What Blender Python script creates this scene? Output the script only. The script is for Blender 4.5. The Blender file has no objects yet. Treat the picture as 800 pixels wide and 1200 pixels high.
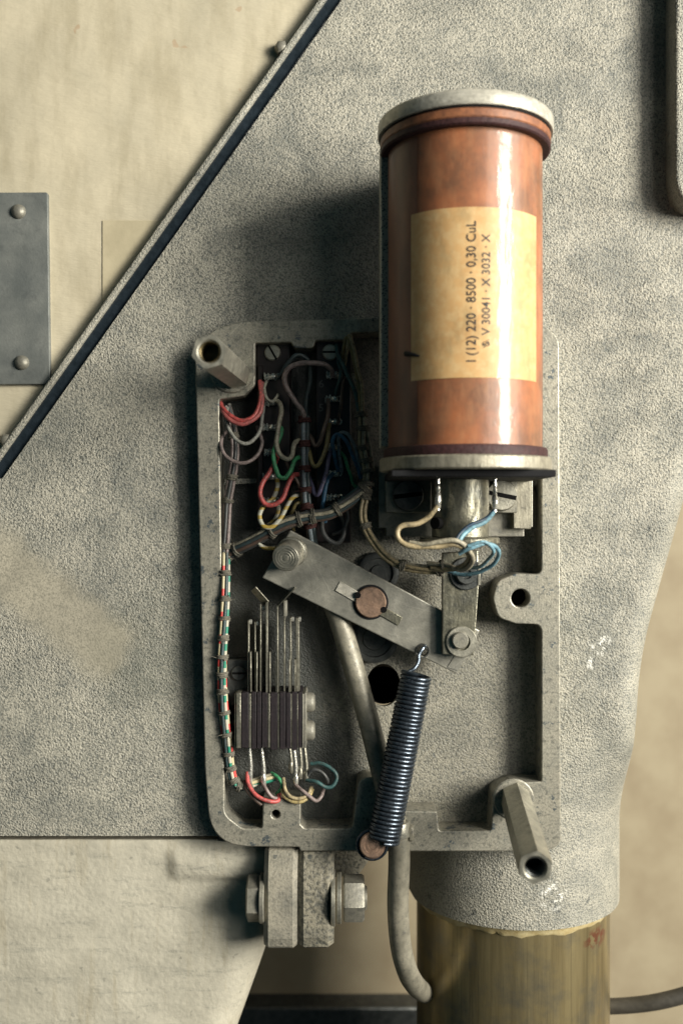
import bpy, bmesh, math, random
from mathutils import Vector, Matrix, noise
random.seed(7)
S = 0.00025            # metres for one "unit" (a quarter of a millimetre)
D = 1167.0             # camera distance from the machined rim, in units
CX, CY = 400.0, 600.0
SC = bpy.context.scene
COL = SC.collection
PI = math.pi

# ------------------------------------------------------------------ camera, world, light
cam = bpy.data.cameras.new('camera'); camo = bpy.data.objects.new('camera', cam); COL.objects.link(camo)
camo.location = (0, -D*S, 0); camo.rotation_euler = (math.radians(90), 0, 0)
cam.sensor_fit = 'VERTICAL'; cam.sensor_height = 36; cam.sensor_width = 24; cam.lens = 35
cam.clip_start = 0.01; cam.clip_end = 50
cam.dof.use_dof = True; cam.dof.focus_distance = (D-10)*S; cam.dof.aperture_fstop = 9.0
SC.camera = camo

w = bpy.data.worlds.new('World'); SC.world = w; w.use_nodes = True
_t = w.node_tree; _bg = _t.nodes['Background']; _bg.inputs[1].default_value = 0.055
_tc = _t.nodes.new('ShaderNodeTexCoord'); _sx = _t.nodes.new('ShaderNodeSeparateXYZ'); _t.links.new(_tc.outputs['Generated'], _sx.inputs[0])
_mr = _t.nodes.new('ShaderNodeMapRange'); _mr.inputs[1].default_value = -0.9; _mr.inputs[2].default_value = 0.9; _t.links.new(_sx.outputs[2], _mr.inputs[0])
_mx = _t.nodes.new('ShaderNodeMix'); _mx.data_type = 'RGBA'; _mx.inputs[6].default_value = (0.10, 0.25, 0.30, 1); _mx.inputs[7].default_value = (0.42, 0.98, 1.2, 1)
_t.links.new(_mr.outputs[0], _mx.inputs[0]); _t.links.new(_mx.outputs[2], _bg.inputs[0])      # dim room, brighter towards the ceiling

def area(name, u, v, d, sx, sy, power, col, target=(0, 0, 0)):
    l = bpy.data.lights.new(name, 'AREA'); l.shape = 'RECTANGLE'; l.size = sx*S; l.size_y = sy*S
    l.energy = power; l.color = col
    o = bpy.data.objects.new(name, l); COL.objects.link(o)
    o.location = (u*S, -d*S, v*S)
    t = Vector((target[0]*S, -target[2]*S, target[1]*S))
    o.rotation_euler = (t-o.location).to_track_quat('-Z', 'Y').to_euler()
    return o
area('key_lamp', 2950, 800, 2250, 1100, 1900, 19.5, (1.0, 0.947, 0.835))
area('soft_window', 3150, 1100, 2500, 3900, 2600, 8.0, (1.0, 0.965, 0.89))

SC.render.engine = 'CYCLES'
SC.cycles.use_denoising = True
SC.cycles.max_bounces = 6
vs = SC.view_settings
vs.view_transform = 'Standard'; vs.look = 'None'; vs.gamma = 1; vs.use_curve_mapping = False; vs.exposure = 0

# ------------------------------------------------------------------ helpers
def kd(d): return (D-d)/D
def P(px, py, d=0.0):
    k = kd(d); return Vector(((px-CX)*k, (CY-py)*k, d))
def W(p): return Vector((p[0]*S, -p[2]*S, p[1]*S))
ORI = {}
def add(name, geo, mat, parent=None, label=None, cat=None, group=None, kind=None, smooth=38, origin=None):
    if isinstance(geo, tuple): geo = [geo]
    V = []; F = []
    for (v, f) in geo:
        n = len(V); V += v; F += [tuple(i+n for i in q) for q in f]
    Wv = [W(p) for p in V]
    if origin is None:
        xs = [p.x for p in Wv]; ys = [p.y for p in Wv]; zs = [p.z for p in Wv]
        org = Vector(((min(xs)+max(xs))/2, max(ys), (min(zs)+max(zs))/2))
    else: org = W(origin)
    me = bpy.data.meshes.new(name)
    me.from_pydata([p-org for p in Wv], [], F)
    bm = bmesh.new(); bm.from_mesh(me)
    bmesh.ops.recalc_face_normals(bm, faces=bm.faces); bm.to_mesh(me); bm.free()
    me.materials.append(mat)
    if smooth:
        for p in me.polygons: p.use_smooth = True
        me.set_sharp_from_angle(angle=math.radians(smooth))
    o = bpy.data.objects.new(name, me); COL.objects.link(o)
    ORI[o.name] = org
    if parent is not None:
        o.parent = parent; o.location = org-ORI[parent.name]
    else: o.location = org
    tag(o, label, cat, group, kind)
    return o
def tag(o, label=None, cat=None, group=None, kind=None):
    if label: o['label'] = label
    if cat: o['category'] = cat
    if group: o['group'] = group
    if kind: o['kind'] = kind
def thing(name, p, label, cat, group=None):
    o = bpy.data.objects.new(name, None); COL.objects.link(o); o.empty_display_size = 0.005
    o.location = W(p); ORI[o.name] = W(p); tag(o, label, cat, group); return o

def basis(ax):
    ax = Vector(ax).normalized()
    t = Vector((0, 1, 0)) if abs(ax.y) < 0.9 else Vector((1, 0, 0))
    a = ax.cross(t).normalized(); b = ax.cross(a).normalized()
    return ax, a, b
def lathe(prof, O, axis, seg=32, phase=0.0, wob=None):
    ax, a, b = basis(axis); O = Vector(O); V = []; F = []; rings = []
    for (r, h) in prof:
        if r <= 1e-6:
            rings.append([len(V)]); V.append(O+ax*h)
        else:
            ring = []
            for i in range(seg):
                th = phase+2*PI*i/seg
                rr, hh = (r, h) if wob is None else wob(r, h, th)
                ring.append(len(V)); V.append(O+ax*hh+(a*math.cos(th)+b*math.sin(th))*rr)
            rings.append(ring)
    for r0, r1 in zip(rings, rings[1:]):
        if len(r0) == 1 and len(r1) == 1: continue
        for i in range(seg):
            j = (i+1) % seg
            if len(r0) == 1: F.append((r0[0], r1[i], r1[j]))
            elif len(r1) == 1: F.append((r0[i], r1[0], r0[j]))
            else: F.append((r0[i], r1[i], r1[j], r0[j]))
    return V, F
def cyl(O, axis, r, L, bev=0.8, seg=32, phase=0.0):
    return lathe([(0, 0), (r-bev, 0), (r, bev), (r, L-bev), (r-bev, L), (0, L)], O, axis, seg, phase)
def catmull(pts, n=7):
    pts = [Vector(p) for p in pts]; out = []
    for i in range(len(pts)-1):
        p0 = pts[i-1] if i else pts[0]*2-pts[1]
        p1 = pts[i]; p2 = pts[i+1]; p3 = pts[i+2] if i+2 < len(pts) else p2*2-p1
        for s in range(n):
            t = s/n; t2 = t*t; t3 = t2*t
            out.append(0.5*((2*p1)+(p2-p0)*t+(2*p0-5*p1+4*p2-p3)*t2+(3*p1-p0-3*p2+p3)*t3))
    out.append(pts[-1]); return out
def frames(path):
    T = []
    for i in range(len(path)):
        a = path[max(i-1, 0)]; b = path[min(i+1, len(path)-1)]; T.append((b-a).normalized())
    ax, n, _ = basis(T[0]); N = [n]
    for i in range(1, len(path)):
        n = N[-1]-T[i]*N[-1].dot(T[i]); N.append(n.normalized())
    return T, N
def tube(path, r, sides=9):
    T, N = frames(path); V = []; F = []; n = len(path)
    for i in range(n):
        B = T[i].cross(N[i]); rr = r(i/(n-1)) if callable(r) else r
        for s in range(sides):
            th = 2*PI*s/sides; V.append(path[i]+(N[i]*math.cos(th)+B*math.sin(th))*rr)
    for i in range(n-1):
        for s in range(sides):
            t = (s+1) % sides; F.append((i*sides+s, i*sides+t, (i+1)*sides+t, (i+1)*sides+s))
    F.append(tuple(range(sides))); F.append(tuple((n-1)*sides+s for s in range(sides)))
    return V, F
def offset_path(path, rad, ph, twist):
    T, N = frames(path); out = []
    for i, p in enumerate(path):
        B = T[i].cross(N[i]); th = ph+twist*i
        out.append(p+(N[i]*math.cos(th)+B*math.sin(th))*rad)
    return out
def box(c, size, bev=1.0, rot=0.0, basis3=None, seg=1):
    bm = bmesh.new(); bmesh.ops.create_cube(bm, size=1)
    for v in bm.verts: v.co = Vector((v.co.x*size[0], v.co.y*size[1], v.co.z*size[2]))
    if bev > 0: bmesh.ops.bevel(bm, geom=bm.edges[:], offset=bev, segments=seg, affect='EDGES', profile=0.5)
    V = []; c = Vector(c)
    R = Matrix.Rotation(rot, 3, 'Z')
    for v in bm.verts:
        p = R @ v.co
        if basis3: p = basis3[0]*p.x+basis3[1]*p.y+basis3[2]*p.z
        V.append(c+p)
    F = [tuple(v.index for v in f.verts) for f in bm.faces]; bm.free(); return V, F
def pbox(x0, y0, x1, y1, d0, d1, bev=1.0):
    a = P(x0, y0, d1); b = P(x1, y1, d1)
    return box(((a.x+b.x)/2, (a.y+b.y)/2, (d0+d1)/2), (abs(b.x-a.x), abs(b.y-a.y), d1-d0), bev)
def fillet(pts, rad, n=6):
    out = []; m = len(pts)
    for i in range(m):
        p = Vector(pts[i][:2]); r = pts[i][2] if len(pts[i]) > 2 else rad
        a = Vector(pts[i-1][:2]); b = Vector(pts[(i+1) % m][:2])
        u = (a-p); v = (b-p); lu, lv = u.length, v.length; u.normalize(); v.normalize()
        if r <= 0.01: out.append(p); continue
        ang = math.acos(max(-1, min(1, u.dot(v))))
        t = r/max(math.tan(ang/2), 1e-3); t = min(t, lu*0.48, lv*0.48)
        A = p+u*t; B = p+v*t
        for s in range(n+1):
            q = s/n; out.append(A*(1-q)**2+p*2*q*(1-q)+B*q*q)
    return out
def poly(outline, d0, d1, bev=1.0, holes=(), px=True, res=1):
    """flat plate with an outline (pixels seen at depth d1) and round/free holes, between depths d0 and d1"""
    cu = bpy.data.curves.new('tmp', 'CURVE'); cu.dimensions = '2D'; cu.fill_mode = 'BOTH'
    cu.extrude = max((d1-d0)/2-bev, 0); cu.bevel_depth = bev; cu.bevel_resolution = res; cu.offset = -bev
    for loop in [outline]+list(holes):
        pts = [P(p[0], p[1], d1) if px else Vector((p[0], p[1], 0)) for p in loop]
        sp = cu.splines.new('POLY'); sp.points.add(len(pts)-1)
        for q, p in zip(sp.points, pts): q.co = (p.x, p.y, 0, 1)
        sp.use_cyclic_u = True
    ob = bpy.data.objects.new('tmp', cu); COL.objects.link(ob)
    dg = bpy.context.evaluated_depsgraph_get(); me = bpy.data.meshes.new_from_object(ob.evaluated_get(dg))
    V = [Vector((v.co.x, v.co.y, v.co.z+(d0+d1)/2)) for v in me.vertices]
    F = [tuple(p.vertices) for p in me.polygons]
    bpy.data.objects.remove(ob); bpy.data.curves.remove(cu); bpy.data.meshes.remove(me)
    return V, F
def circ(x, y, r, n=24, ry=None): return [(x+r*math.cos(2*PI*i/n), y+(ry or r)*math.sin(2*PI*i/n)) for i in range(n)]
def blob(c, r, sq=(1, 1, 1), seed=0, sub=2):
    bm = bmesh.new(); bmesh.ops.create_icosphere(bm, subdivisions=sub, radius=1)
    V = []
    for v in bm.verts:
        n_ = 1+0.28*noise.noise(v.co*1.7+Vector((seed*3.1, seed*1.7, 0)))
        V.append(Vector(c)+Vector((v.co.x*sq[0], v.co.y*sq[1], v.co.z*sq[2]))*r*n_)
    F = [tuple(q.index for q in f.verts) for f in bm.faces]; bm.free(); return V, F
def ss(a, b, x):
    t = max(0, min(1, (x-a)/(b-a))); return t*t*(3-2*t)

# ------------------------------------------------------------------ materials
class NT:
    def __init__(s, name):
        s.m = bpy.data.materials.new(name); s.m.use_nodes = True; s.t = s.m.node_tree; s.n = s.t.nodes; s.l = s.t.links
        s.b = s.n['Principled BSDF']
        tc = s.n.new('ShaderNodeTexCoord'); vm = s.n.new('ShaderNodeVectorMath'); vm.operation = 'SCALE'
        vm.inputs[3].default_value = 1/S; s.l.new(tc.outputs['Object'], vm.inputs[0]); s.co = vm.outputs[0]
    def noise(s, scale, detail=3, rough=0.55, vec=None, dist=0.0, stretch=None):
        n = s.n.new('ShaderNodeTexNoise'); n.inputs['Scale'].default_value = scale
        n.inputs['Detail'].default_value = detail; n.inputs['Roughness'].default_value = rough
        n.inputs['Distortion'].default_value = dist
        v = vec or s.co
        if stretch: v = s.map(stretch, v)
        s.l.new(v, n.inputs['Vector']); return n.outputs[0]
    def map(s, sc=(1, 1, 1), v=None, rot=(0, 0, 0)):
        m = s.n.new('ShaderNodeMapping'); m.inputs['Scale'].default_value = sc; m.inputs['Rotation'].default_value = rot
        s.l.new(v or s.co, m.inputs['Vector']); return m.outputs[0]
    def voro(s, scale, feat='F1', vec=None):
        n = s.n.new('ShaderNodeTexVoronoi'); n.inputs['Scale'].default_value = scale; n.feature = feat
        s.l.new(vec or s.co, n.inputs['Vector']); return n.outputs[0]
    def ramp(s, fac, stops):
        r = s.n.new('ShaderNodeValToRGB'); e = r.color_ramp.elements
        while len(e) < len(stops): e.new(0.5)
        for x, (p, c) in zip(e, stops):
            x.position = p; x.color = (c, c, c, 1) if not isinstance(c, tuple) else (*c, 1)
        s.l.new(fac, r.inputs[0]); return r.outputs[0]
    def mix(s, fac, a, b, mode='MIX'):
        m = s.n.new('ShaderNodeMix'); m.data_type = 'RGBA'; m.blend_type = mode
        for sock, val in ((m.inputs[0], fac), (m.inputs[6], a), (m.inputs[7], b)):
            if isinstance(val, (int, float)): sock.default_value = val
            elif isinstance(val, tuple): sock.default_value = (*val, 1)
            else: s.l.new(val, sock)
        return m.outputs[2]
    def math(s, op, a, b=0.0, c=None):
        m = s.n.new('ShaderNodeMath'); m.operation = op
        for i, val in enumerate((a, b) if c is None else (a, b, c)):
            if isinstance(val, (int, float)): m.inputs[i].default_value = val
            else: s.l.new(val, m.inputs[i])
        return m.outputs[0]
    def bump(s, h, strength, dist, prev=None):
        b = s.n.new('ShaderNodeBump'); b.inputs['Distance'].default_value = dist*S
        if isinstance(strength, (int, float)): b.inputs['Strength'].default_value = strength
        else: s.l.new(strength, b.inputs['Strength'])
        s.l.new(h, b.inputs['Height'])
        if prev: s.l.new(prev, b.inputs['Normal'])
        return b.outputs[0]
    def out(s, col=None, rough=0.5, metal=0.0, normal=None, spec=0.5, coat=0.0, coatr=0.1, coatn=None):
        I = s.b.inputs
        def st(k, v):
            if v is None: return
            if isinstance(v, (int, float)): I[k].default_value = v
            elif isinstance(v, tuple): I[k].default_value = (*v, 1)
            else: s.l.new(v, I[k])
        st('Base Color', col); st('Roughness', rough); st('Metallic', metal); st('Normal', normal)
        st('Specular IOR Level', spec); st('Coat Weight', coat); st('Coat Roughness', coatr); st('Coat Normal', coatn)
        return s.m

def cast_paint(name, c, dark, light, bs=1.0, extra=None, sc=0.5, dirt=0.68, pits=0.6, stain=0.42, bd=None):
    t = NT(name)
    g = t.noise(sc, 2.5, 0.6); g2 = t.voro(sc*0.9, 'SMOOTH_F1')
    big = t.noise(0.006, 4, 0.6); med = t.noise(0.028, 4, 0.65)
    col = t.mix(t.ramp(big, [(0.3, 0.0), (0.7, 1.0)]), c, light)
    col = t.mix(t.math('MULTIPLY', t.ramp(med, [(0.46, 0.0), (0.72, 1.0)]), 0.3), col, dark)
    col = t.mix(t.math('MULTIPLY', t.ramp(g, [(0.38, 1.0), (0.54, 0.0)]), dirt), col, dark)       # dirt settled in the grain
    st = t.ramp(t.noise(0.0105, 6, 0.62, dist=0.8), [(0.47, 0.0), (0.66, 1.0)])
    col = t.mix(t.math('MULTIPLY', st, stain), col, dark)
    pit = t.ramp(t.noise(0.075, 2, 0.5), [(0.70, 0.0), (0.73, 1.0)])
    col = t.mix(t.math('MULTIPLY', pit, pits), col, (0.05, 0.06, 0.06))
    amt = bs
    if extra: col, amt = extra(t, col, bs)
    h = t.mix(0.35, g, g2)
    amt = t.math('MULTIPLY', amt, t.ramp(t.noise(0.013, 4, 0.6), [(0.35, 0.55), (0.65, 1.0)]))
    n = t.bump(h, amt, bd if bd else 1.9/sc)
    return t.out(col, t.ramp(med, [(0.3, 0.42), (0.7, 0.58)]), 0.0, n, 0.45)

def metal(name, c, c2, rough=0.42, met=0.75, scale=0.06, speck=0.5, brush=None, bs=0.25, spk=(0.03, 0.035, 0.04), spec=0.5, scr=0.14):
    t = NT(name)
    a = t.noise(scale, 5, 0.65)
    col = t.mix(t.ramp(a, [(0.35, 0.0), (0.65, 1.0)]), c, c2)
    sp = t.ramp(t.noise(scale*3.5, 4, 0.7), [(0.55, 0.0), (0.66, 1.0)])
    col = t.mix(t.math('MULTIPLY', sp, speck*0.6), col, spk)
    r = t.ramp(t.noise(scale*1.6, 4, 0.6), [(0.3, rough-0.1), (0.7, rough+0.14)])
    n = t.bump(t.noise(0.35, 3, 0.6), bs, 1.2)
    if brush:
        s1 = t.noise(0.25, 3, 0.7, stretch=brush)
        n = t.bump(s1, 0.35, 1.0, n)
        col = t.mix(0.35, col, t.mix(t.ramp(s1, [(0.35, 0.0), (0.65, 1.0)]), (0.0, 0.0, 0.0), col), 'MIX')
    for rot in (0.5, -0.9, 1.3):                                             # stray scratches
        q = t.noise(0.16, 2, 0.5, vec=t.map((3.6, 1, 0.05), t.map((1, 1, 1), None, (0, rot, 0))))
        col = t.mix(t.math('MULTIPLY', t.ramp(q, [(0.64, 0.0), (0.70, 1.0)]), scr), col, tuple(min(0.85, x*1.7) for x in c))
    return t.out(col, r, met, n, spec)
def plain(name, c, c2=None, rough=0.5, spec=0.5, scale=0.1, bs=0.2, bsc=0.4, coat=0.0, met=0.0):
    t = NT(name); c2 = c2 or tuple(x*0.6 for x in c)
    col = t.mix(t.ramp(t.noise(scale, 4, 0.6), [(0.35, 0.0), (0.68, 1.0)]), c, c2)
    return t.out(col, rough, met, t.bump(t.noise(bsc, 3, 0.6), bs, 1.0), spec, coat)

def body_extra(t, col, bs):
    # a smoothed patch of filler running diagonally across the left of the casting, and oil soaked around it
    m = t.map((1, 1, 1), None, (0, math.radians(0), 0))
    sx = t.n.new('ShaderNodeSeparateXYZ'); t.l.new(t.co, sx.inputs[0])
    X, Z = sx.outputs[0], sx.outputs[2]
    wob = t.math('MULTIPLY', t.math('SUBTRACT', t.noise(0.03, 4, 0.6), 0.5), 40.0)
    ca, sa = math.cos(math.radians(-38)), math.sin(math.radians(-38))
    # object coordinates: origin at the rim centre
    A = t.math('ADD', t.math('MULTIPLY', X, ca), t.math('MULTIPLY', Z, sa))
    B = t.math('ADD', t.math('ADD', t.math('MULTIPLY', X, -sa), t.math('MULTIPLY', Z, ca)), wob)
    # centre line passes through (-400,-70) and (-270,-172)
    a1 = -270*ca+(-172)*sa; b0 = -330*(-sa)+(-125)*ca
    inb = t.math('MULTIPLY', t.ramp(t.math('ADD', t.math('DIVIDE', t.math('ABSOLUTE', t.math('SUBTRACT', B, b0)), 100.0), 0.0), [(0.24, 1.0), (0.5, 0.0)]),
                 t.ramp(t.math('DIVIDE', t.math('SUBTRACT', t.math('ADD', A, wob), a1), 100.0), [(0.0, 1.0), (0.22, 0.0)]))
    oil_or_shade = t.ramp(t.math('DIVIDE', t.math('ADD', t.math('POWER', t.math('ADD', X, 232.0), 2.0), t.math('POWER', t.math('ADD', Z, 176.0), 2.0)), 9000.0), [(0.0, 1.0), (0.9, 0.0)])
    oil_or_shade = t.math('MULTIPLY', oil_or_shade, t.ramp(t.noise(0.02, 5, 0.65), [(0.3, 0.25), (0.6, 0.85)]))
    col = t.mix(t.math('MULTIPLY', oil_or_shade, 0.8), col, (0.10, 0.11, 0.09))
    col = t.mix(t.math('MULTIPLY', inb, 0.35), col, (0.40, 0.35, 0.25))
    # white paint chips
    for (cx, cz, r2) in ((310, -158, 260), (254, -462, 420), (300, -180, 90)):
        q = t.ramp(t.math('DIVIDE', t.math('ADD', t.math('POWER', t.math('ADD', X, -cx), 2.0), t.math('POWER', t.math('ADD', Z, -cz), 2.0)), r2), [(0.0, 1.0), (1.0, 0.0)])
        q = t.math('MULTIPLY', q, t.ramp(t.noise(0.12, 4, 0.7), [(0.52, 0.0), (0.58, 1.0)]))
        col = t.mix(q, col, (0.75, 0.74, 0.68))
    return col, t.math('MULTIPLY', t.math('SUBTRACT', 1.0, t.math('MULTIPLY', inb, 0.75)), bs)

M = {}
M['body'] = cast_paint('hammered_cream_paint', (0.345, 0.328, 0.272), (0.06, 0.074, 0.074), (0.42, 0.40, 0.33), 1.0, body_extra)
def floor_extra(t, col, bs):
    # shade on the contact side of the box, painted into the floor colour
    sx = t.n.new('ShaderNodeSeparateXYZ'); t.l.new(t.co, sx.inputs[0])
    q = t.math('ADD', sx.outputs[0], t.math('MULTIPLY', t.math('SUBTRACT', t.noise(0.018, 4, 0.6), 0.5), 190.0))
    oil_or_shade = t.ramp(t.math('DIVIDE', t.math('ADD', q, 150.0), 300.0), [(0.42, 1.0), (0.68, 0.0)])
    return t.mix(t.math('MULTIPLY', oil_or_shade, 0.88), col, (0.036, 0.041, 0.039)), bs
M['floor'] = cast_paint('greasy_shaded_grey_paint', (0.24, 0.23, 0.185), (0.05, 0.056, 0.052), (0.29, 0.27, 0.215), 0.7, floor_extra)
def smooth_extra(t, col, bs):
    a = t.ramp(t.noise(0.05, 6, 0.7, stretch=(0.28, 1, 1.6)), [(0.54, 0.0), (0.68, 1.0)])       # scuffs
    b = t.ramp(t.noise(0.045, 5, 0.65, stretch=(1.5, 1, 0.16)), [(0.55, 0.0), (0.70, 1.0)])      # drips
    g = t.ramp(t.noise(0.4, 4, 0.7), [(0.42, 0.25), (0.58, 1.0)])
    col = t.mix(t.math('MULTIPLY', t.math('MULTIPLY', a, g), 0.65), col, (0.16, 0.165, 0.145))
    col = t.mix(t.math('MULTIPLY', b, 0.45), col, (0.30, 0.255, 0.165))
    return col, bs
M['smooth_paint'] = cast_paint('worn_cream_paint', (0.46, 0.43, 0.345), (0.25, 0.24, 0.195), (0.52, 0.49, 0.40), 0.3, smooth_extra, 0.16, 0.12, 0.3, 0.3, 5)
M['rough_cast'] = cast_paint('rough_grey_cast', (0.22, 0.205, 0.16), (0.05, 0.054, 0.05), (0.29, 0.265, 0.2), 0.7, None, 0.24, 0.7, 0.7, 0.6, 4)
M['clamp_cast'] = cast_paint('clamp_grey_cast', (0.25, 0.235, 0.185), (0.08, 0.084, 0.075), (0.32, 0.295, 0.235), 0.45, None, 0.3, 0.35, 0.7, 0.6, 3)
def wall_mat():
    t = NT('stained_wall_paint')
    a = t.noise(0.008, 5, 0.6); b = t.noise(0.04, 4, 0.6, stretch=(1, 1, 0.25)); c = t.noise(0.12, 3, 0.6, stretch=(0.35, 1, 1))
    col = t.mix(t.ramp(a, [(0.3, 0.0), (0.7, 1.0)]), (0.57, 0.51, 0.375), (0.42, 0.38, 0.28))
    col = t.mix(t.math('MULTIPLY', t.ramp(b, [(0.44, 0.0), (0.68, 1.0)]), 0.45), col, (0.30, 0.26, 0.17))
    rust = t.ramp(t.noise(0.035, 2, 0.5), [(0.73, 0.0), (0.75, 1.0)])
    col = t.mix(t.math('MULTIPLY', rust, 0.3), col, (0.30, 0.13, 0.05))
    return t.out(col, 0.55, 0, t.bump(c, 0.35, 3.0), 0.4)
M['wall'] = wall_mat()
M['wall_dark'] = plain('greyer_wall_paint', (0.50, 0.44, 0.30), (0.40, 0.35, 0.235), 0.55, 0.4, 0.02, 0.3, 0.12)
M['brown_wall'] = plain('brown_wall_paint', (0.31, 0.265, 0.18), (0.25, 0.205, 0.135), 0.7, 0.3, 0.012, 0.15, 0.05)
M['blue_plate'] = metal('blue_grey_sheet', (0.205, 0.215, 0.20), (0.13, 0.142, 0.137), 0.5, 0.3, 0.02, 0.3, scr=0.0)
M['machined'] = metal('machined_iron', (0.43, 0.40, 0.31), (0.30, 0.28, 0.22), 0.46, 0.45, 0.05, 0.62, (1.0, 1, 0.12), 0.25)
def rimmat():
    t = NT('milled_rim_iron')
    a = t.noise(0.03, 5, 0.65)
    col = t.mix(t.ramp(a, [(0.33, 0.0), (0.68, 1.0)]), (0.44, 0.41, 0.33), (0.235, 0.228, 0.19))
    # milling arcs
    wv = t.n.new('ShaderNodeTexWave'); wv.wave_type = 'RINGS'; wv.rings_direction = 'Y'; wv.inputs['Scale'].default_value = 0.11
    wv.inputs['Distortion'].default_value = 3.0; wv.inputs['Detail'].default_value = 3; wv.inputs['Detail Scale'].default_value = 0.05
    off = t.n.new('ShaderNodeVectorMath'); off.operation = 'ADD'; off.inputs[1].default_value = (40, 0, 90); t.l.new(t.co, off.inputs[0]); t.l.new(off.outputs[0], wv.inputs['Vector'])
    arc = t.math('MULTIPLY', wv.outputs[1], t.ramp(t.noise(0.02, 3, 0.5), [(0.45, 0.0), (0.7, 0.22)]))
    col = t.mix(arc, col, (0.52, 0.49, 0.39))
    sp = t.ramp(t.noise(0.14, 5, 0.72), [(0.53, 0.0), (0.62, 1.0)])
    col = t.mix(t.math('MULTIPLY', sp, 0.6), col, (0.06, 0.065, 0.06))
    fi = t.ramp(t.noise(0.38, 3, 0.65), [(0.40, 1.0), (0.58, 0.0)])
    col = t.mix(t.math('MULTIPLY', fi, 0.38), col, (0.10, 0.108, 0.10))
    for rot in (0.4, -0.8, 1.2):
        q = t.noise(0.16, 2, 0.5, vec=t.map((3.6, 1, 0.05), t.map((1, 1, 1), None, (0, rot, 0))))
        col = t.mix(t.math('MULTIPLY', t.ramp(q, [(0.63, 0.0), (0.69, 1.0)]), 0.22), col, (0.60, 0.57, 0.47))
    bl = t.math('MULTIPLY', t.ramp(t.noise(0.05, 5, 0.75), [(0.585, 0.0), (0.62, 1.0)]), 0.8)
    col = t.mix(bl, col, (0.045, 0.07, 0.09))
    n = t.bump(t.noise(0.3, 3, 0.65), 0.25, 1.5); n = t.bump(wv.outputs[1], 0.03, 1.0, n)
    return t.out(col, t.ramp(a, [(0.3, 0.36), (0.7, 0.55)]), 0.45, n, 0.5)
M['rim'] = rimmat()
M['steel'] = metal('worn_steel', (0.47, 0.45, 0.37), (0.32, 0.31, 0.26), 0.40, 0.75, 0.07, 0.5)
M['lever'] = metal('scuffed_steel_bar', (0.40, 0.385, 0.325), (0.24, 0.235, 0.205), 0.36, 0.6, 0.03, 0.3, None, 0.2)
M['dull_steel'] = metal('dull_grey_steel', (0.30, 0.285, 0.23), (0.18, 0.175, 0.15), 0.5, 0.5, 0.08, 0.55)
M['dark_steel'] = metal('oily_dark_steel', (0.10, 0.105, 0.10), (0.05, 0.055, 0.055), 0.42, 0.6, 0.08, 0.5)
M['conduit'] = metal('grey_painted_pipe', (0.29, 0.27, 0.21), (0.17, 0.16, 0.125), 0.45, 0.2, 0.06, 0.7, scr=0.0)
M['spring'] = metal('blued_spring_steel', (0.115, 0.14, 0.17), (0.07, 0.085, 0.105), 0.30, 0.85, 0.2, 0.2)
M['tin'] = metal('tinned_solder', (0.72, 0.71, 0.64), (0.48, 0.47, 0.42), 0.24, 0.7, 0.3, 0.35)
M['leaf'] = metal('nickel_silver_leaf', (0.36, 0.345, 0.28), (0.21, 0.20, 0.16), 0.35, 0.75, 0.2, 0.4)
M['copper'] = metal('tarnished_copper', (0.36, 0.235, 0.165), (0.22, 0.15, 0.11), 0.42, 0.6, 0.12, 0.5)
M['brass'] = metal('dull_brass', (0.26, 0.20, 0.095), (0.12, 0.10, 0.055), 0.38, 0.7, 0.1, 0.55)
M['cap'] = metal('cast_aluminium', (0.60, 0.575, 0.49), (0.47, 0.45, 0.38), 0.45, 0.25, 0.07, 0.35, (0.25, 1, 1))
M['iron'] = metal('greased_iron', (0.36, 0.34, 0.25), (0.15, 0.15, 0.125), 0.32, 0.7, 0.05, 0.6, (1, 1, 0.2))
M['bakelite'] = plain('dark_bakelite', (0.024, 0.016, 0.015), (0.012, 0.009, 0.009), 0.38, 0.5, 0.15, 0.2)
M['laminate'] = plain('black_laminate', (0.020, 0.015, 0.017), (0.010, 0.008, 0.010), 0.6, 0.3, 0.2, 0.4)
M['rubber'] = plain('black_sealing_rubber', (0.012, 0.017, 0.022), (0.02, 0.028, 0.036), 0.2, 0.6, 0.1, 1.0, 0.14)
M['fibre'] = plain('maroon_fibre', (0.055, 0.022, 0.022), (0.03, 0.014, 0.015), 0.6, 0.3, 0.2, 0.8, 0.25)
M['brown_fibre'] = plain('brown_fibre', (0.30, 0.12, 0.055), (0.14, 0.06, 0.035), 0.5, 0.4, 0.12, 0.3)
M['black'] = plain('black_plastic', (0.006, 0.0065, 0.008), (0.009, 0.009, 0.010), 0.6, 0.2)
M['hole'] = plain('hole_shade_black', (0.004, 0.004, 0.004), (0.006, 0.006, 0.006), 0.9, 0.1)  # shade inside holes and screw slots, painted as black
M['grease'] = plain('cream_grease', (0.55, 0.47, 0.27), (0.38, 0.29, 0.13), 0.35, 0.5, 0.08, 0.4, 0.15)
M['cable'] = plain('dark_cable', (0.06, 0.055, 0.045), None, 0.5)
M['thread'] = plain('waxed_thread', (0.17, 0.155, 0.12), (0.06, 0.06, 0.05), 0.7, 0.3, 0.3, 0.8, 0.8)
M['red_thread'] = plain('dark_red_thread', (0.075, 0.028, 0.025), None, 0.7, 0.3, 0.3, 0.8, 0.8)
M['tape'] = None
def tape():
    t = NT('perforated_tape')
    b = t.n.new('ShaderNodeTexBrick'); b.offset = 0.5
    v = t.voro(0.45); col = t.mix(t.ramp(v, [(0.25, 1.0), (0.4, 0.0)]), (0.42, 0.41, 0.34), (0.06, 0.062, 0.06))
    return t.out(col, 0.6)
M['tape'] = tape()
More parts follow.
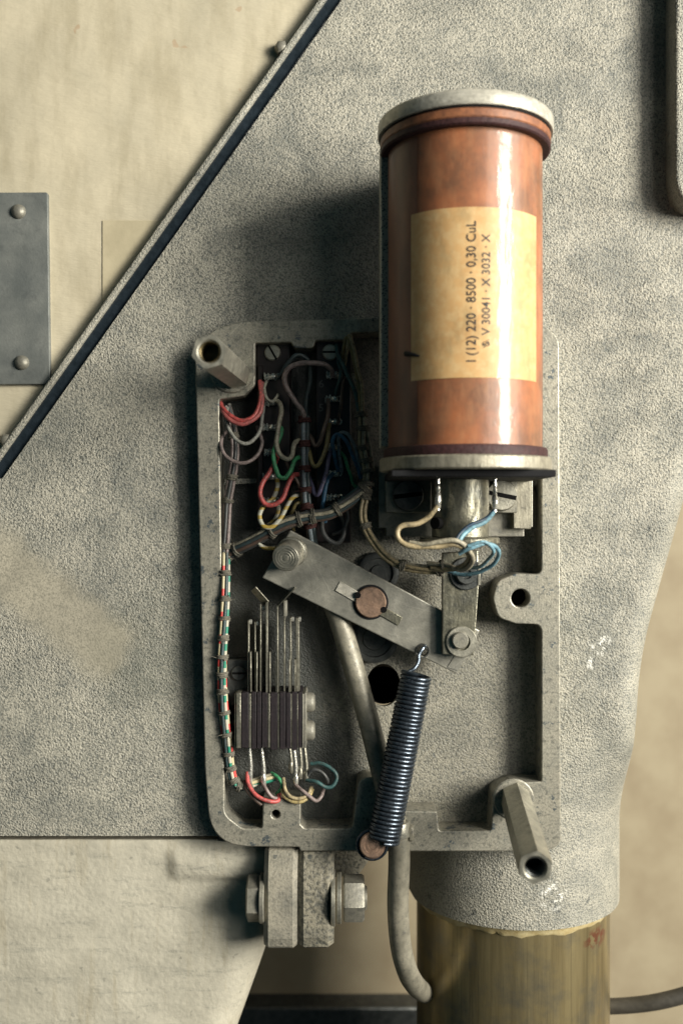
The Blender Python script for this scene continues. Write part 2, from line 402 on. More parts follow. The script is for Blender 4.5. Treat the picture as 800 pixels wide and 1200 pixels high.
def wirem(name, c, rough=0.45):
    t = NT('wire_'+name)
    col = t.mix(t.ramp(t.noise(0.12, 4, 0.6), [(0.35, 0.0), (0.68, 1.0)]), tuple(x*0.88 for x in c), tuple(x*0.55 for x in c))
    col = t.mix(t.math('MULTIPLY', t.ramp(t.noise(0.3, 4, 0.7), [(0.48, 0.0), (0.62, 1.0)]), 0.6), col, (0.05, 0.047, 0.04))   # grime
    return t.out(col, rough, 0.0, t.bump(t.noise(0.5, 3, 0.6), 0.3, 1.0))
for nm, c in dict(red=(0.62, 0.11, 0.10), pink=(0.50, 0.13, 0.12), grey=(0.40, 0.40, 0.35), mauve=(0.30, 0.235, 0.22), cream=(0.46, 0.42, 0.31),
                  green=(0.06, 0.36, 0.15), teal=(0.05, 0.13, 0.13), darkteal=(0.045, 0.075, 0.08), yellow=(0.48, 0.38, 0.17), olive=(0.26, 0.21, 0.08),
                  purple=(0.17, 0.155, 0.27), blue=(0.04, 0.15, 0.27), lightblue=(0.21, 0.41, 0.50), white=(0.50, 0.48, 0.38), darkgrey=(0.07, 0.075, 0.075),
                  brown=(0.13, 0.085, 0.065), darkblue=(0.03, 0.07, 0.12), tan=(0.47, 0.38, 0.22), steelblue=(0.22, 0.27, 0.30)).items():
    M['w_'+nm] = wirem(nm, c)
def stripy(name, a, b, sc=0.07):
    t = NT('wire_'+name)
    wv = t.n.new('ShaderNodeTexWave'); wv.bands_direction = 'Z'; wv.inputs['Scale'].default_value = sc; wv.inputs['Distortion'].default_value = 9.0; wv.inputs['Detail'].default_value = 1.0; wv.inputs['Detail Scale'].default_value = 0.03
    t.l.new(t.co, wv.inputs['Vector'])
    col = t.mix(t.ramp(wv.outputs[1], [(0.62, 0.0), (0.68, 1.0)]), a, b)
    return t.out(col, 0.45, 0, t.bump(t.noise(0.5, 3, 0.6), 0.2, 1))
M['w_redband'] = stripy('cream_with_red_bands', (0.48, 0.42, 0.26), (0.55, 0.06, 0.05), 0.012)
M['w_greenband'] = stripy('white_with_green_bands', (0.42, 0.40, 0.32), (0.02, 0.20, 0.13), 0.016)
M['w_yellowband'] = stripy('white_with_yellow_bands', (0.42, 0.41, 0.33), (0.38, 0.27, 0.06), 0.03)

# ------------------------------------------------------------------ the setting
def sheet(name, x0, y0, x1, y1, d, mat, th=6, **kw):
    return add(name, pbox(x0, y0, x1, y1, d-th, d, 1.0), mat, smooth=30, **kw)
sheet('rear_wall', -900, -900, 1900, 2200, -520, M['brown_wall'], kind='structure', label='brown painted wall far behind the machine', cat='wall')
add('back_panel', poly([(-900, -900), (1000, -900), (470, -40), (20, 596), (-250, 975), (-900, 975)], -50, -42, 1.0), M['wall'], smooth=30, kind='structure', label='stained cream sheet behind the diagonal edge', cat='wall')
t = add('floor_rail', pbox(-200, 1181, 600, 1500, -520, -470, 3), M['dark_steel'], label='dark horizontal rail low down behind the column', cat='rail')
add('cover_sheet', poly(fillet([(120, 258), (240, 258), (130, 415), (120, 430)], 1), -43, -40.8, 0.5), M['wall_dark'],
    label='thin cream overlapping sheet with straight edges beside the diagonal flange', cat='sheet')
# riveted plate
rp = thing('riveted_plate', P(0, 340, -42), 'blue-grey steel plate with round rivets on the cream wall', 'plate')
add('plate', poly(fillet([(-160, 226), (56, 225), (59, 450), (-160, 452)], 3), -43, -36, 1.0), M['blue_plate'], rp)
for (x, y) in ((22, 248), (26, 425)):
    add('rivet', lathe([(9, 0), (8.5, 2.2), (6.5, 4.6), (3.4, 6.2), (0, 6.8)], P(x, y, -36.2), (0, 0, 1), 20), M['dull_steel'], rp)

# ------------------------------------------------------------------ machine casting
mc = thing('machine_casting', (0, 0, -19), 'cream hammered-paint machine casting carrying the open box', 'machine')
OUTER = fillet([(229, 432, 0), (228, 408, 16), (252, 385, 20), (282, 377, 20), (440, 372, 4), (628, 372, 20), (655, 396, 22), (657, 990, 52), (640, 998, 10), (352, 998, 1),
                (350, 993, 1), (247, 992, 52), (240, 900, 0)], 8, 8)
PL = -27.0
def inside(poly_, x, y):
    c = False; n = len(poly_)
    for i in range(n):
        x1, y1 = poly_[i]; x2, y2 = poly_[i-1]
        if (y1 > y) != (y2 > y) and x < (x2-x1)*(y-y1)/(y2-y1)+x1: c = not c
    return c
HOLE = [Vector((400+(p.x-(445))*0.955+45, 685+(p.y-685)*0.965)) for p in OUTER]
HOLE = [((p[0]-400)*kd(0), (600-p[1])) for p in HOLE]
def interp(tab, y):
    if y <= tab[0][0]: return tab[0][1]
    for (a, b), (c, e) in zip(tab, tab[1:]):
        if y <= c:
            q = (y-a)/(c-a); return b+(e-b)*q
    return tab[-1][1]
kp = kd(PL)
# all in units: right outline (v down) of the casting
RT = [(-800, 660), (-310, 505), (-170, 456), (-30, 423), (90, 390), (150, 374), (205, 365), (260, 362), (300, 364), (420, 367), (520, 367)]
RTs = catmull([Vector((a, b, 0)) for a, b in RT], 8); RTt = [(p.x, p.y) for p in RTs]
SOCU, SOCR = 228.0, 139.0
def left_edge(y):  # y in units downwards
    if y < -35: return ((400-(y+600*1.0)*400/565)-400)*1.0 if False else (400-(y/kp+600)*400/565-400)*kp
    return -700.0
def depth(u, y):
    r = interp(RTt, y); e = r-u; R = 34.0
    base = PL
    if e < R: base -= R-math.sqrt(max(0.0, R*R-(R-e)**2))
    t_ = ss(240, 400, y)
    x = min(1.0, abs(u-SOCU)/SOCR); cylz = PL-2+(math.sqrt(1-x*x)-1)*SOCR
    if u < SOCU-SOCR: cylz = PL-2-SOCR
    wgt = t_ if u > SOCU else t_*ss(SOCU-SOCR-60, SOCU-SOCR+40, u)
    return base*(1-wgt)+cylz*wgt
def grid(rows, nx, lf, rf, df, skirt, keep=None):
    V = []; F = []; idx = {}
    ny = len(rows)
    for j, y in enumerate(rows):
        a, b = lf(y), rf(y)
        for i in range(nx+1):
            q = i/nx; q = q if i < nx*0.5 else q
            # denser towards the right edge
            s_ = 1-(1-q)**1.35
            u = a+(b-a)*s_
            V.append(Vector((u, -y, df(u, y))))
    for j in range(ny-1):
        for i in range(nx):
            q = (j*(nx+1)+i, j*(nx+1)+i+1, (j+1)*(nx+1)+i+1, (j+1)*(nx+1)+i)
            if keep and not keep([V[k] for k in q]): continue
            F.append(q)
    # skirts
    bd = [[j*(nx+1) for j in range(ny)], [j*(nx+1)+nx for j in range(ny)], list(range(nx+1)), [(ny-1)*(nx+1)+i for i in range(nx+1)]]
    for line in bd:
        base = len(V)
        for k in line: V.append(Vector((V[k].x, V[k].y, V[k].z-skirt)))
        for m in range(len(line)-1): F.append((line[m], line[m+1], base+m+1, base+m))
    return V, F
rows = [-760+i*8.0 for i in range(int((390+760)/8))]+[388.5]
g1 = grid(rows, 190, left_edge, lambda y: interp(RTt, y), depth, 58, lambda q: not all(inside(HOLE, p.x, p.y) for p in q))
rows2 = [388.5+i*6.0 for i in range(19)]+[503]
g2 = grid(rows2, 60, lambda y: SOCU-SOCR, lambda y: SOCU+SOCR, lambda u, y: PL-2+(math.sqrt(max(0, 1-min(1, abs(u-SOCU)/SOCR)**2))-1)*SOCR, 40)
add('casting_face', g1, M['body'], mc, smooth=45, origin=(0, 0, 0))
add('column_socket', g2, M['body'], mc, smooth=45, origin=(0, 0, 0))
INNER = [(257, 468, 3), (285, 464, 4), (299, 452, 8), (299, 402, 2), (341, 401, 2), (345, 408, 5), (367, 408, 5), (370, 399, 2), (409, 398, 3), (412, 390, 4), (445, 389, 2),
         (634, 389, 10), (634, 673, 8), (604, 672, 16), (583, 680, 14), (577, 701, 18), (583, 724, 16), (604, 731, 14), (634, 732, 9), (634, 916, 2), (600, 917, 10), (578, 926, 14), (575, 974, 4),
         (514, 974, 4), (512, 951, 2), (448, 950, 6), (442, 910, 14), (420, 912, 14), (413, 971, 7), (357, 971, 5), (352, 966, 3), (352, 936, 1), (308, 936, 1), (307, 971, 3), (284, 971, 12), (263, 955, 18), (263, 915, 2)]
holes = [fillet(INNER, 3, 6)[::-1], circ(609.5, 701, 10.7)[::-1], circ(323, 954.5, 5)[::-1]]
rim = add('box_rim', poly(OUTER, -50, 0, 1.6, holes, res=2), M['rim'], mc, smooth=40, origin=(0, 0, 0))
FL = -37.0
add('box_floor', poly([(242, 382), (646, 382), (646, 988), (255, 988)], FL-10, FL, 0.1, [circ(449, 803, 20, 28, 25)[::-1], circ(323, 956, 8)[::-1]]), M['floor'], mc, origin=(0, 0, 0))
add('floor_hole', lathe([(23, 0), (26, -60), (0, -60)], P(449, 803, FL-9), (0, 0, 1), 28), M['hole'], mc)
add('screw_hole', lathe([(11.4, 0), (11.4, -24), (0, -24)], P(609.5, 701, -3), (0, 0, 1), 24), M['hole'], mc)
add('screw_hole', lathe([(5.5, 0), (5.5, -24), (0, -24)], P(323, 954.5, -3), (0, 0, 1), 20), M['hole'], mc)
for (x, y, r) in ((443, 671, 25), (438, 748, 29)):
    add('floor_boss', lathe([(r, 0), (r, 7), (r-1.5, 8), (r-7, 8), (r-8, 5), (r-15, 5), (r-16, 7), (0, 7)], P(x, y, FL), (0, 0, 1), 36), M['dark_steel'], mc)
# spacer bosses standing a little proud of the rim
add('spacer_boss', lathe([(27, 0), (27, 1.5), (25.5, 3), (0, 3)], P(272, 434, -0.5), (0, 0, 1), 32), M['rim'], mc)
add('spacer_boss', lathe([(24, 0), (24, 2), (22.5, 3.2), (0, 3.2)], P(601, 936, -0.5), (0, 0, 1), 32), M['rim'], mc)
# diagonal flange and its seal
tx, ty = -400/692.3, 565/692.3; nx_, ny_ = -ty, tx
nx_, ny_ = -0.816, -0.578
def strip(o0, o1, ext=90):
    a = (400-tx*ext, 0-ty*ext); b = (0+tx*ext*1.2, 565+ty*ext*1.2)
    return [(a[0]+nx_*o0, a[1]+ny_*o0), (b[0]+nx_*o0, b[1]+ny_*o0), (b[0]+nx_*o1, b[1]+ny_*o1), (a[0]+nx_*o1, a[1]+ny_*o1)]
add('rubber_seal', poly(strip(-0.5, 15.5), -60, -32, 2.0, res=2), M['rubber'], mc, label='black wet-looking rubber seal along the diagonal edge')
add('flange_lip', poly(strip(15.5, 23), -60, -26, 3.0, res=3), M['body'], mc)
for (x, y) in ((330, 57), (9, 516)):
    add('flange_bolt', lathe([(9, -18), (9, 2), (8, 6), (5, 8.5), (0, 9)], P(x, y, -36), (0, 0, 1), 6), M['dull_steel'], mc)
# raised cover at the right edge
add('side_cover', poly(fillet([(791, -200), (1150, -200), (1150, 246), (791, 246)], 44, 10), PL-12, PL+36, 4, res=4), M['body'], None,
    label='raised cream cover with a rounded corner at the right edge', cat='cover', smooth=50)

# lower left casting
def ll_right(y):
    return interp([(380, -55), (440, -62), (500, -80), (560, -100), (700, -150)], y)
def ll_depth(u, y):
    r = ll_right(y); e = r-u; R = 46.0; d = -36.0-(y-390)*0.03
    if e < R: d -= R-math.sqrt(max(0, R*R-(R-e)**2))
    if y < 402: d -= 6*(1-math.sqrt(max(0, 1-((402-y)/9.0)**2)))
    if u > -215:
        s_ = ss(-215, -196, u)*(0.5+0.5*ss(-200, -90, u)); c = (y-425)/19.0
        if abs(c) < 1: d += 11*s_*math.sqrt(1-c*c)
    d += 1.6*noise.noise(Vector((u*0.02, y*0.03, 3)))
    return d
rows3 = [396.3, 397.5, 399, 401]+[403+i*4.0 for i in range(70)]
add('lower_casting', grid(rows3, 150, lambda y: -760.0, ll_right, ll_depth, 90), M['smooth_paint'], None, smooth=50, origin=(0, 0, 0),
    label='smooth worn cream casting below the seam at lower left', cat='casting')

# column
co = thing('column', (226, -700, -158), 'streaked brass-coloured steel column under the casting socket', 'column')
def colmat():
    t = NT('oiled_column_steel')
    a = t.noise(0.05, 5, 0.6, stretch=(1, 1, 0.06)); b = t.noise(0.02, 4, 0.6)
    col = t.mix(t.ramp(a, [(0.3, 0.0), (0.7, 1.0)]), (0.20, 0.155, 0.075), (0.42, 0.34, 0.18))
    col = t.mix(t.ramp(b, [(0.45, 0.0), (0.7, 0.8)]), col, (0.15, 0.145, 0.12))
    sx = t.n.new('ShaderNodeSeparateXYZ'); t.l.new(t.co, sx.inputs[0])
    q = t.math('ADD', t.math('POWER', t.math('DIVIDE', t.math('ADD', sx.outputs[0], -318.0), 22.0), 2.0), t.math('POWER', t.math('DIVIDE', t.math('ADD', sx.outputs[2], 533.0), 15.0), 2.0))
    red = t.math('MULTIPLY', t.ramp(q, [(0.2, 1.0), (1.0, 0.0)]), t.ramp(t.noise(0.09, 5, 0.65), [(0.46, 0.0), (0.54, 0.8)]))
    col = t.mix(red, col, (0.22, 0.055, 0.035))
    ln = t.ramp(t.noise(0.22, 3, 0.6, stretch=(1, 1, 0.015)), [(0.56, 0.0), (0.72, 0.3)])
    col = t.mix(ln, col, (0.05, 0.045, 0.03))
    return t.out(col, 0.33, 0.72, t.bump(t.noise(0.3, 3, 0.6, stretch=(1, 1, 0.1)), 0.25, 1), 0.4)
add('shaft', lathe([(127, -900), (127, -430)], (SOCU, 0, PL-2-SOCR), (0, 1, 0), 96), colmat(), co, origin=(0, 0, 0))
def gw(r, h, th):
    n_ = noise.noise(Vector((math.cos(th)*7, math.sin(th)*7, 1)))+0.6*noise.noise(Vector((math.cos(th)*21, math.sin(th)*21, 4)))
    return r+0.6*n_, h-(4.5*max(-0.5, n_) if h < -509 else 0)
add('grease_ring', lathe([(131.5, -496), (132.5, -503), (130.5, -508), (129, -513), (127.3, -515)], (SOCU, 0, PL-2-SOCR), (0, 1, 0), 160, 0, gw), M['grease'], co)
add('rear_cable', tube(catmull([P(700, 1180, -190), P(740, 1178, -180), P(775, 1173, -170), P(815, 1162, -165), P(880, 1140, -160)], 8), 10.5, 14), M['cable'],
    label='dark cable leaving behind the column at the bottom right', cat='cable')

# hinge lug with bolt
hb = thing('hinge_clamp', P(350, 1050, -60), 'two-part cast clamp with a cross bolt below the box', 'clamp')
def lug(x0, x1, mat, ch):
    a = P(x0, 1000, 12).x; b = P(x1, 1000, 12).x
    y = lambda py: (CY-py)*kd(12)
    prof = [(y(998), -55), (y(998), -8), (y(1027), 10), (y(1106), 12), (y(1117), 4), (y(1119), -55)]
    V = []; F = []; n = len(prof)
    bm = bmesh.new()
    va = [bm.verts.new((a, p[0], p[1])) for p in prof]; vb = [bm.verts.new((b, p[0], p[1])) for p in prof]
    bm.faces.new(va); bm.faces.new(vb[::-1])
    for i in range(n): bm.faces.new((va[i], va[(i+1) % n], vb[(i+1) % n], vb[i]))
    bmesh.ops.recalc_face_normals(bm, faces=bm.faces)
    bmesh.ops.bevel(bm, geom=bm.edges[:], offset=ch, segments=1, affect='EDGES', profile=0.5)
    bm.verts.index_update()
    V = [v.co.copy() for v in bm.verts]; F = [tuple(v.index for v in f.verts) for f in bm.faces]; bm.free(); return V, F
add('clamp_half', lug(308.5, 348.2, None, 5.5), M['clamp_cast'], hb, label='smoother left half of the clamp', smooth=18)
add('clamp_half', lug(348.4, 391, None, 7.0), M['rough_cast'], hb, label='rough grainy right half of the clamp', smooth=18)
ay = P(350, 1051, -15); ayv = ay.y
add('bolt_head', lathe([(0, 0), (24, 0), (27, 2), (27, 15), (0, 15)], (P(288.5, 1050, 0).x, ayv, -12), (1, 0, 0), 6, 0.3), M['dull_steel'], hb)
add('washer', cyl((P(304, 1050, 0).x, ayv, -12), (1, 0, 0), 29, 6, 1), M['dull_steel'], hb)
add('washer', cyl((P(387.5, 1050, 0).x, ayv, -12), (1, 0, 0), 32, 5, 1), M['steel'], hb)
add('washer', cyl((P(394, 1050, 0).x, ayv, -12), (1, 0, 0), 29, 6, 1), M['steel'], hb)
add('nut', lathe([(0, 0), (25, 0), (27, 2), (27, 22), (24.5, 25), (0, 25)], (P(402, 1050, 0).x, ayv, -12), (1, 0, 0), 6, 0.05), M['dull_steel'], hb)
add('bolt_end', cyl((P(420, 1050, 0).x, ayv, -12), (1, 0, 0), 14, 10, 1.5), M['steel'], hb)
add('hinge_arm', poly(fillet([(330, 985), (441, 985), (436, 1003), (420, 1026), (380, 1030), (330, 1030)], 3), -75, -45, 2), M['rough_cast'], hb)

# ------------------------------------------------------------------ hex spacers
def hex_spacer(base, tip, rc, label, ph, boremat):
    A = Vector(base); B = Vector(tip); L = (B-A).length; ax, e1, e2 = basis(B-A)
    o = thing('hex_spacer', A, label, 'spacer', 'threaded hexagonal spacers on the box rim')
    n = 48; ri = rc*0.60; V = []; F = []
    def hexr(th): 
        q = ((th-ph) % (PI/3))-PI/6; return rc*math.cos(PI/6)/math.cos(q)
    def ring(rf, h):
        s_ = len(V)
        for i in range(n):
            th = 2*PI*i/n+ph; r = rf(th)
            V.append(A+ax*h+(e1*math.cos(th)+e2*math.sin(th))*r)
        return s_
    R_ = [ring(hexr, 0), ring(hexr, L-1.4), ring(lambda th: min(hexr(th), rc*0.95), L), ring(lambda th: ri+1.6, L), ring(lambda th: ri, L-1.8)]
    for a, b in zip(R_, R_[1:]):
        for i in range(n): j = (i+1) % n; F.append((a+i, a+j, b+j, b+i))
    add('hex_body', (V, F), M['steel'], o, smooth=24)
    prof = []
    for i in range(26): prof.append((ri-(0.0 if i % 2 else 0.9), L-1.8-i*0.9))
    prof += [(ri-1.5, L-30), (0, L-30)]
    add('threaded_bore', lathe(prof, A, ax, 32), boremat, o, smooth=20)
    return o
hex_spacer(P(277, 438, 1), P(245, 412, 185), 18.0, 'short-looking hexagonal spacer at the upper left box corner', 0.25, M['brass'])
hex_spacer(P(603, 934, 1), P(627, 1017, 195), 17.5, 'long hexagonal spacer jutting from the lower right box corner', 0.4, M['dark_steel'])

# ------------------------------------------------------------------ relay coil
UC, DC = 132.0, 100.0
def coil(prof, seg=96): return lathe(prof, (UC, 0, DC), (0, 1, 0), seg)
def filmwrap(t):
    wr = t.noise(0.022, 4, 0.6, stretch=(1, 1, 0.35), dist=0.6)
    n = t.bump(wr, 0.26, 7.0)
    return t.bump(t.noise(0.06, 3, 0.55, stretch=(1, 1, 0.3), dist=1.0), 0.2, 2.0, n)
def papermat():
    t = NT('copper_red_wrap_paper')
    a = t.noise(0.02, 5, 0.62); b = t.noise(0.09, 5, 0.65, stretch=(1, 1, 0.3))
    col = t.mix(t.ramp(a, [(0.38, 0.0), (0.62, 1.0)]), (0.35, 0.125, 0.052), (0.17, 0.078, 0.042))
    col = t.mix(t.math('MULTIPLY', t.ramp(b, [(0.45, 0.0), (0.75, 1.0)]), 0.45), col, (0.45, 0.225, 0.11))
    return t.out(col, 0.5, 0.0, None, 0.4, 0.42, 0.13, filmwrap(t))
def labmat():
    t = NT('yellowed_label_paper')
    a = t.noise(0.03, 5, 0.6); b = t.noise(0.12, 4, 0.6)
    col = t.mix(t.ramp(a, [(0.3, 0.0), (0.7, 1.0)]), (0.61, 0.385, 0.17), (0.45, 0.265, 0.11))
    col = t.mix(t.math('MULTIPLY', t.ramp(b, [(0.42, 0.0), (0.66, 1.0)]), 0.45), col, (0.68, 0.52, 0.28))
    col = t.mix(t.math('MULTIPLY', t.ramp(t.noise(0.05, 5, 0.65, stretch=(1.3, 1, 0.5)), [(0.5, 0.0), (0.68, 1.0)]), 0.4), col, (0.25, 0.185, 0.09))
    return t.out(col, 0.55, 0.0, None, 0.3, 0.42, 0.13, filmwrap(t))
rc_ = thing('relay_coil', (UC, 43, DC), 'large copper-red wound coil with yellowed type label and metal end cap', 'coil')
RB = 81.5
add('winding_wrap', coil([(RB, 66), (RB, 70), (RB+0.3, 200), (RB, 388)]), papermat(), rc_, origin=(UC, 43, DC))
fo = []; ff = []; pa, pb_ = -1.75, -0.74
for j in range(2):
    for i in range(25): fo.append(Vector((UC+(RB+0.55)*math.sin(pa+(pb_-pa)*i/24), (68.5, 381)[j], DC+(RB+0.55)*math.cos(pa+(pb_-pa)*i/24))))
for i in range(24): ff.append((i, i+1, 26+i, 25+i))
def flapmat():
    t = NT('brown_overlap_paper')
    col = t.mix(t.ramp(t.noise(0.03, 5, 0.62, stretch=(1, 1, 0.4)), [(0.36, 0.0), (0.64, 1.0)]), (0.24, 0.095, 0.052), (0.13, 0.062, 0.042))
    return t.out(col, 0.5, 0.0, None, 0.4, 0.2, 0.2, filmwrap(t))
add('overlap_flap', (fo, ff), flapmat(), rc_, label='darker overlapping edge of the wrapping paper')
add('end_cap', coil([(0, 416), (88, 416), (91.5, 415), (93, 413), (93.4, 402), (92.5, 400), (84, 400)]), M['cap'], rc_)
add('cap_gasket', coil([(86, 401), (89.5, 400.5), (90, 398), (86, 396.5)]), M['black'], rc_)
add('fibre_flange', coil([(84, 398), (89, 398), (90.3, 396.5), (90.3, 389.5), (89, 388)]), M['brown_fibre'], rc_)
add('dark_flange', coil([(89, 388.5), (90, 388), (90.2, 383), (88.5, 381.5), (81, 381.5)]), M['fibre'], rc_)
add('fibre_washer', coil([(80, 68), (86, 67), (87, 65), (87, 57.5), (84, 57)]), M['fibre'], rc_)
add('end_ring', coil([(80, 57), (90, 57), (91.5, 55.5), (91.5, 44.5), (90, 43), (0, 43)]), M['machined'], rc_)
add('insulating_bar', box((UC+1, 39, DC-10), (166, 7.4, 150), 1.0), M['black'], rc_)
# the film-covered label
def px_phi(x):
    lo, hi = -1.4, 1.4
    for _ in range(40):
        m = (lo+hi)/2; u = UC+RB*math.sin(m); d = DC+RB*math.cos(m)
        if CX+u/kd(d) < x: lo = m
        else: hi = m
    return lo
def on_coil(phi, v, lift): return Vector((UC+(RB+lift)*math.sin(phi), v, DC+(RB+lift)*math.cos(phi)))
pl, pr = px_phi(482), px_phi(627)
V = []; F = []; n = 40
for j in range(13):
    for i in range(n+1): V.append(on_coil(pl+(pr-pl)*i/n, 133+(302-133)*j/12, 0.75))
for j in range(12):
    for i in range(n): F.append((j*(n+1)+i, j*(n+1)+i+1, (j+1)*(n+1)+i+1, (j+1)*(n+1)+i))
lb = add('paper_label', (V, F), labmat(), rc_, origin=(UC, 43, DC), label='yellowed paper label with two lines of type')
ink = plain('label_ink', (0.028, 0.028, 0.03), None, 0.5, 0.4)
def textgeo(s):
    cu = bpy.data.curves.new('tmp', 'FONT'); cu.body = s; cu.resolution_u = 3; cu.offset = 0.012
    ob = bpy.data.objects.new('tmp', cu); COL.objects.link(ob)
    dg = bpy.context.evaluated_depsgraph_get(); me = bpy.data.meshes.new_from_object(ob.evaluated_get(dg))
    bm = bmesh.new(); bm.from_mesh(me)
    bmesh.ops.triangulate(bm, faces=bm.faces); bm.verts.index_update()
    V = [v.co.copy() for v in bm.verts]; F = [tuple(v.index for v in f.verts) for f in bm.faces]; bm.free()
    bpy.data.objects.remove(ob); bpy.data.curves.remove(cu); bpy.data.meshes.remove(me)
    return V, F
def coil_text(name, s, x_base, x_top, y0, y1):
    V, F = textgeo(s)
    x0 = min(p.x for p in V); x1 = max(p.x for p in V); h = 0.70
    pb, pt = px_phi(x_base), px_phi(x_top); kf = kd(DC+RB*math.cos((pb+pt)/2))
    v0, v1 = (CY-y0)*kf, (CY-y1)*kf
    out = []
    for p in V:
        out.append(on_coil(pb+(pt-pb)*p.y/h, v0+(v1-v0)*(p.x-x0)/(x1-x0), 1.0))
    add(name, (out, F), ink, lb, smooth=0)
coil_text('type_line', 'I (12) 220 \u00b7 8500 \u00b7 0,30 CuL', 557, 546, 424, 259)
coil_text('type_line', 'V 30041 \u00b7 X 3032 \u00b7 X', 573.5, 564, 393, 274)
coil_text('maker_mark', 'S', 572.5, 565, 405.5, 400.5)
pb = px_phi(569)
def onc(x, y, lift=0.9):
    ph = px_phi(x); d = DC+RB*math.cos(ph); return on_coil(ph, (CY-y)*kd(d), lift)
for q in (-2.5, 0, 2.5):
    add('maker_mark', tube([onc(564.5+q*0.2, 403+q+2.3), onc(573+q*0.2, 403+q-2.3)], 0.38, 5), ink, lb)
add('dark_thread_end', tube(catmull([onc(476, 414.5, 0.5), onc(481, 415, 1.6), onc(487, 416, 1.4), onc(492, 417.5, 0.6)], 4), lambda q: 3.0*(1-0.75*q), 8), M['black'], rc_)
# yoke strip along the left of the coil, and core
add('yoke_strip', box((UC-RB-4, 235, DC-24), (9, 330, 40), 1.0), M['tape'], rc_)
add('yoke_strip', box((UC+RB+1, 225, DC-40), (8, 330, 30), 1.0), M['dark_steel'], rc_)
add('core_post', lathe([(0, 46), (31.5, 46), (31.5, -27), (30.5, -28), (0, -28)], (P(541, 600, 78).x, 0, 62), (0, 1, 0), 64), M['iron'], rc_)
add('core_flange', lathe([(0, -28), (43, -28), (44.5, -29.5), (44.5, -34), (43, -35.5), (0, -35.5)], (P(540, 600, 78).x, 0, 62), (0, 1, 0), 64), M['iron'], rc_)
for (x, yb) in ((513, 598), (579.5, 600)):
    top = P(x, 551, 104); bot = P(x, yb, 104)
    add('solder_post', [tube([top, (top+bot)/2, bot], 2.0, 8), blob(P(x, yb-12, 105), 4.0, (0.9, 2.6, 0.9), x), blob(P(x, yb-26, 105), 2.8, (0.9, 2.0, 0.9), x+3)], M['tin'], rc_)
add('core_hole', cyl(P(516, 613, 78), (-0.75, 0, 1), 6.5, 12, 0.4, 20), M['hole'], rc_)

# bracket holding the coil
cb = thing('coil_bracket', P(535, 590, FL), 'grey stepped bracket with two slotted screws below the coil', 'bracket')
add('bracket_back', poly(fillet([(443, 545), (624, 545), (624, 618), (614, 618), (614, 629), (452, 629), (452, 619), (443, 619)], 1.5), FL, 6, 1.2), M['dull_steel'], cb)
add('bracket_step', pbox(601, 552, 622, 620, 6, 18, 1.2), M['machined'], cb)
for (x0, x1, sx, ang, m) in ((451.5, 505, 477.5, 0.12, M['dark_steel']), (566, 606, 586.7, -0.2, M['steel'])):
    add('clamp_plate', pbox(x0, 556, x1, 601, 6, 20, 1.2), M['dull_steel'], cb)
    c_ = P(sx, 580.5, 20)
    s_ = add('slotted_screw', lathe([(18, -0.5), (18, 6), (16.5, 8), (0, 8)], c_, (0, 0, 1), 40), m, cb)
    add('screw_slot', box(c_+Vector((0, 0, 7.0)), (33, 5.0, 2.6), 0.2, ang), M['hole'], s_)

# ------------------------------------------------------------------ lever, short link, spring
lv = thing('lever_bar', P(434, 705, 0), 'slanting scuffed steel lever bar with pivot disc', 'lever')
add('bar', poly(fillet([(340, 621), (562, 739), (535, 790), (307, 677)], 1.5, 3), -2, 6, 1.4, [circ(494, 762, 7.2, 24)[::-1]]), M['lever'], lv)
e1 = (P(470, 729, 6)-P(394, 686, 6)); ang = math.atan2(e1.y, e1.x)
m_ = (P(470, 729, 6)+P(394, 686, 6))/2
ed = e1.normalized()
add('pivot_key', box(m_-ed*27+Vector((0, 0, 0.2)), (30, 12.5, 3.0), 0.6, ang), M['cap'], lv, label='bright worn end of the pivot key')
add('pivot_key', box(m_+ed*27+Vector((0, 0, 0.2)), (30, 11, 3.0), 0.6, ang), M['iron'], lv)
add('pivot_ring', lathe([(20.5, 6), (20.5, 7.2), (18.5, 7.4), (18, 6)], P(434, 705, 0), (0, 0, 1), 40), M['black'], lv)
pv = add('pivot_disc', lathe([(18, 0), (18, 9.5), (16.8, 10.8), (0, 10.8)], P(434, 705, 0), (0, 0, 1), 40), M['copper'], lv)
for s_ in (-1, 1):
    q = P(434, 705, 0)+Vector((math.cos(ang), math.sin(ang), 0))*17.2*s_
    add('pivot_notch', cyl(q+Vector((0, 0, 6)), (0, 0, 1), 3.6, 5.4, 0.2, 14), M['hole'], pv)
add('stud', lathe([(18, -4), (18, 2), (16.5, 3), (16.2, 24), (15, 25.5)]+[(r, 25.5+(0.35 if i % 2 else 0)) for i, r in enumerate((13, 12.4, 10, 9.4, 7, 6.4, 4, 3.4))]+[(0, 25.5)],
    P(341.5, 647, 5), P(334, 654.5, 31)-P(341.5, 647, 5), 40), M['steel'], lv)
add('spring_eye', lathe([(8.2, 6), (8.2, 6.8), (7.0, 6.8), (6.8, -2)], P(494, 762, 0), (0, 0, 1), 28), M['dark_steel'], lv)
add('lever_arm_end', poly([(535, 764), (548, 767), (536, 786), (524, 782)], 5.6, 6.9, 0.2), M['lever'], lv)

